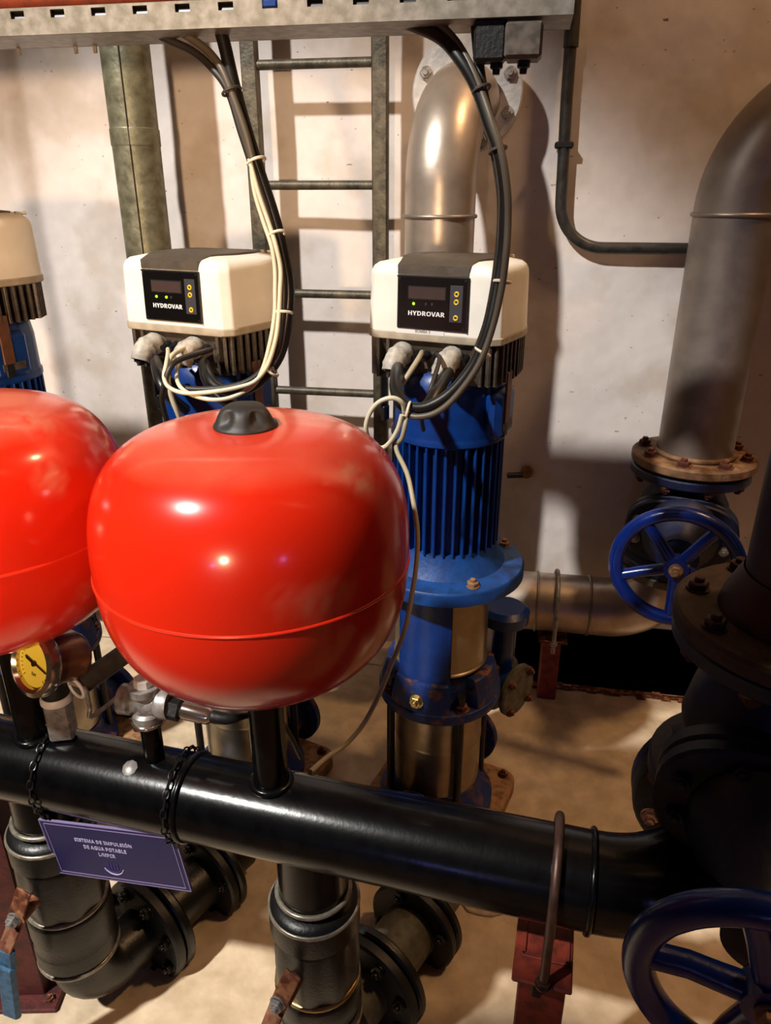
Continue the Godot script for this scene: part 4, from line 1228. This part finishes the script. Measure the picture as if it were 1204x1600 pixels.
# ---------------------------------------------------------------- small fittings
func smalls() -> void:
	# pressure gauge on its block
	var gx := -.592
	var t := thing("pressure_gauge", "small round pressure gauge with a yellow dial, standing on the manifold at left", "gauge")
	var at := V(-.577, .751, -.700)
	var n := V(-.36, .30, .88).normalized()
	var f := along(n, at)
	f.basis = f.basis.scaled(V(1.14, 1.14, 1.14))
	var cs := part(t, "case", MB.new().lathe([P(0, -.055), P(.024, -.055), P(.030, -.045), P(.030, -.010), P(.0335, -.006), P(.0335, -.002), P(0, -.002)], 40).turned(f), M.copper)
	part(cs, "fill_plug", MB.new().lathe([P(0, 0), P(.007, 0), P(.0065, .003), P(0, .0035)], 14).turned(along(f.basis * V(.2, 0, 1).normalized() if false else V(.1, .95, -.2), f * V(0, -.027, 0) + V(.0, .029, 0))), M.black)
	part(t, "bezel", MB.new().lathe([P(.0335, -.006), P(.0375, -.006), P(.039, -.002), P(.0375, .007), P(.032, .0095), P(.0285, .006), P(.0285, .001)], 48).turned(f), M.chrome)
	var dl := part(t, "dial", MB.new().lathe([P(0, -.002), P(.030, -.002), P(.030, .0012), P(0, .0012)], 40).turned(f), M.dial)
	# dial frame: u to the right along the face, v up
	var u := Vector3.UP.cross(n).normalized()
	var v := n.cross(u)
	var ff := Transform3D(Basis(u, v, n).scaled(V(1.14, 1.14, 1.14)), at)
	var tk := MB.new()
	for k in 25:
		var a := deg_to_rad(225 - 270.0 * k / 24)
		var l := .005 if k % 6 == 0 else .003
		tk.box(V(l, .0007, .0004), V(cos(a), sin(a), 0) * .0245 + V(0, 0, .0013), 0, Basis(V(0, 0, 1), a))
	part(dl, "scale", tk.turned(ff), M.needle)
	text(dl, "lettering", "bar", .008, .0045, ff * Transform3D(Basis.IDENTITY, V(0, -.0125, .0013)), M.needle, false)
	part(t, "needle", MB.new().box(V(.040, .0016, .0008), V(.003, 0, .003), .0002, Basis(V(0, 0, 1), -.25)).box(V(.014, .0032, .0009), V(-.0085, .0022, .003), .0004, Basis(V(0, 0, 1), -.25)).turned(ff), M.needle)
	part(t, "glass_hub", MB.new().lathe([P(0, .001), P(.003, .001), P(.003, .0045), P(0, .005)], 12).turned(f), M.needle)
	var st := at + n * -.042
	var bz := -.742
	part(t, "stem", MB.new().sweep([st + V(0, -.026, 0), V(gx, .690, bz), V(gx, .66, bz)], .0095, 16), M.zinc)
	part(t, "lock_nut", MB.new().lathe([P(0, .668), P(.0175, .668), P(.0185, .671), P(.0185, .684), P(.015, .688), P(0, .688)], 24).turned(Transform3D(Basis.IDENTITY, V(gx, 0, bz))), M.black)
	part(t, "collar", MB.new().lathe([P(0, .660), P(.0215, .660), P(.0215, .666), P(.019, .670), P(0, .670)], 24).turned(Transform3D(Basis.IDENTITY, V(gx, 0, bz))), M.whitecap)
	part(t, "block", MB.new().box(V(.032, .060, .032), V(gx, .630, bz), .003, Basis(V(0, 1, 0), .35)).box(V(.0325, .0015, .0325), V(gx, .632, bz), 0, Basis(V(0, 1, 0), .35)), M.zinc)
	# cross fitting with plug and transmitter
	t = thing("pipe_cross", "grey cast cross fitting on the manifold, with a white plug on top", "fitting", V(-.447, .690, mz(-.447)))
	part(t, "body", MB.new().lathe([P(0, -.028), P(.0195, -.028), P(.0205, -.024), P(.0205, -.016), P(.0165, -.012), P(.0165, .012), P(.0205, .016), P(.0205, .026), P(0, .026)], 26).add(MB.new().lathe([P(0, -.034), P(.0195, -.034), P(.0205, -.03), P(.0205, -.02), P(.0165, -.016), P(.0165, .016), P(.0205, .02), P(.0205, .034), P(0, .034)], 26), Transform3D(Basis(V(0, 0, 1), PI / 2), Vector3.ZERO)), M.zinc)
	part(t, "ring", ring_mb(.0195, .003, Transform3D(Basis.IDENTITY, V(0, -.03, 0))), M.chrome)
	part(t, "plug", MB.new().lathe([P(0, .024), P(.0125, .024), P(.0125, .036), P(.010, .038), P(0, .038)], 8), M.whitecap)
	var tr := thing("pressure_transmitter", "slim silver pressure transmitter with a black cable, screwed into the cross fitting", "sensor", V(-.447, .690, mz(-.447)))
	var q := V(1, -.12, .02).normalized()
	part(tr, "nut", MB.new().lathe([P(0, .034), P(.0165, .034), P(.0165, .048), P(.012, .05), P(0, .05)], 6).turned(along(q)), M.black)
	part(tr, "barrel", MB.new().lathe([P(0, .05), P(.0105, .05), P(.0125, .054), P(.0115, .086), P(.008, .092), P(0, .092)], 22).turned(along(q)), M.chrome)
	part(tr, "cable_lead", MB.new().sweep(smooth([q * .09, q * .115 + V(0, 0, -.004), q * .14 + V(0, .0, -.02), q * .165 + V(0, -.03, -.055), q * .18 + V(0, -.12, -.09)], 5), [.0085, .0085, .0085, .008, .008, .007, .006, .005, .0045, .004, .004, .004, .004, .004, .004, .004, .004, .004, .004, .004, .004], 12), M.black)
	# isolating tube between the cross and the back
	t = thing("insulated_tube", "grey foam-covered tube lying slanted between the gauge and the cross fitting", "tube")
	var a0 := V(-.553, .690, -.735); var a1 := V(-.500, .705, -.86)
	part(t, "tube", MB.new().sweep([a0, a1], .0145, 22), M.grey_pipe)
	part(t, "end_cap", MB.new().add(ring_mb(.0145, .0026, along(a1 - a0, a0))).add(ring_mb(.014, .003, along(a1 - a0, a1))), M.whitecap)
	t = thing("bent_bracket", "bent bright wire bracket under the slanted grey tube", "bracket")
	part(t, "bar", MB.new().sweep(smooth([a0 + V(-.008, .008, 0), a0 + V(.014, .002, .002), a0 + V(.016, -.028, .002), a0 + V(.022, -.040, 0), a1 + V(.018, -.030, .02), a1 + V(.02, -.02, 0)], 5), .0032, 10), M.zinc)
	part(t, "bar", MB.new().sweep([V(-.497, .655, -.742), V(-.452, .690, -.86)], .0028, 10), M.zinc)
	# broken mortar on the floor and the stub on the wall
	var rng := RandomNumberGenerator.new(); rng.seed = 12
	for k in 2:
		var cp := MB.new()
		var pl := PackedVector2Array()
		for j in 11:
			var a := TAU * j / 11
			pl.append(P(cos(a) * [.055, .03][k], sin(a) * [.035, .02][k]) * rng.randf_range(.75, 1.15))
		cp.extrude(pl, 0, .006, .002).turned(Transform3D(Basis(V(1, 0, 0), -PI / 2), [V(.010, -.001, -1.06), V(-.31, -.001, -1.02)][k]))
		solo("mortar_flake", cp, M.chip, ["pale broken mortar patch on the floor right of the middle check valve", "pale broken mortar patch on the floor left of the middle ball valve"][k], "mortar", "mortar flakes")
	t = thing("wall_stub", "small dark pipe stub with a knob on the wall, right of the right-hand motor", "fitting", V(.030, .602, -1.94))
	part(t, "stub", MB.new().sweep([V(-.03, 0, .03), V(.01, 0, .02)], .008, 12), M.black)
	part(t, "knob", MB.new().lathe([P(0, 0), P(.016, 0), P(.018, .01), P(.012, .02), P(0, .022)], 18).turned(along(V(.2, 0, 1), V(.02, 0, -.012))), M.rust_light)
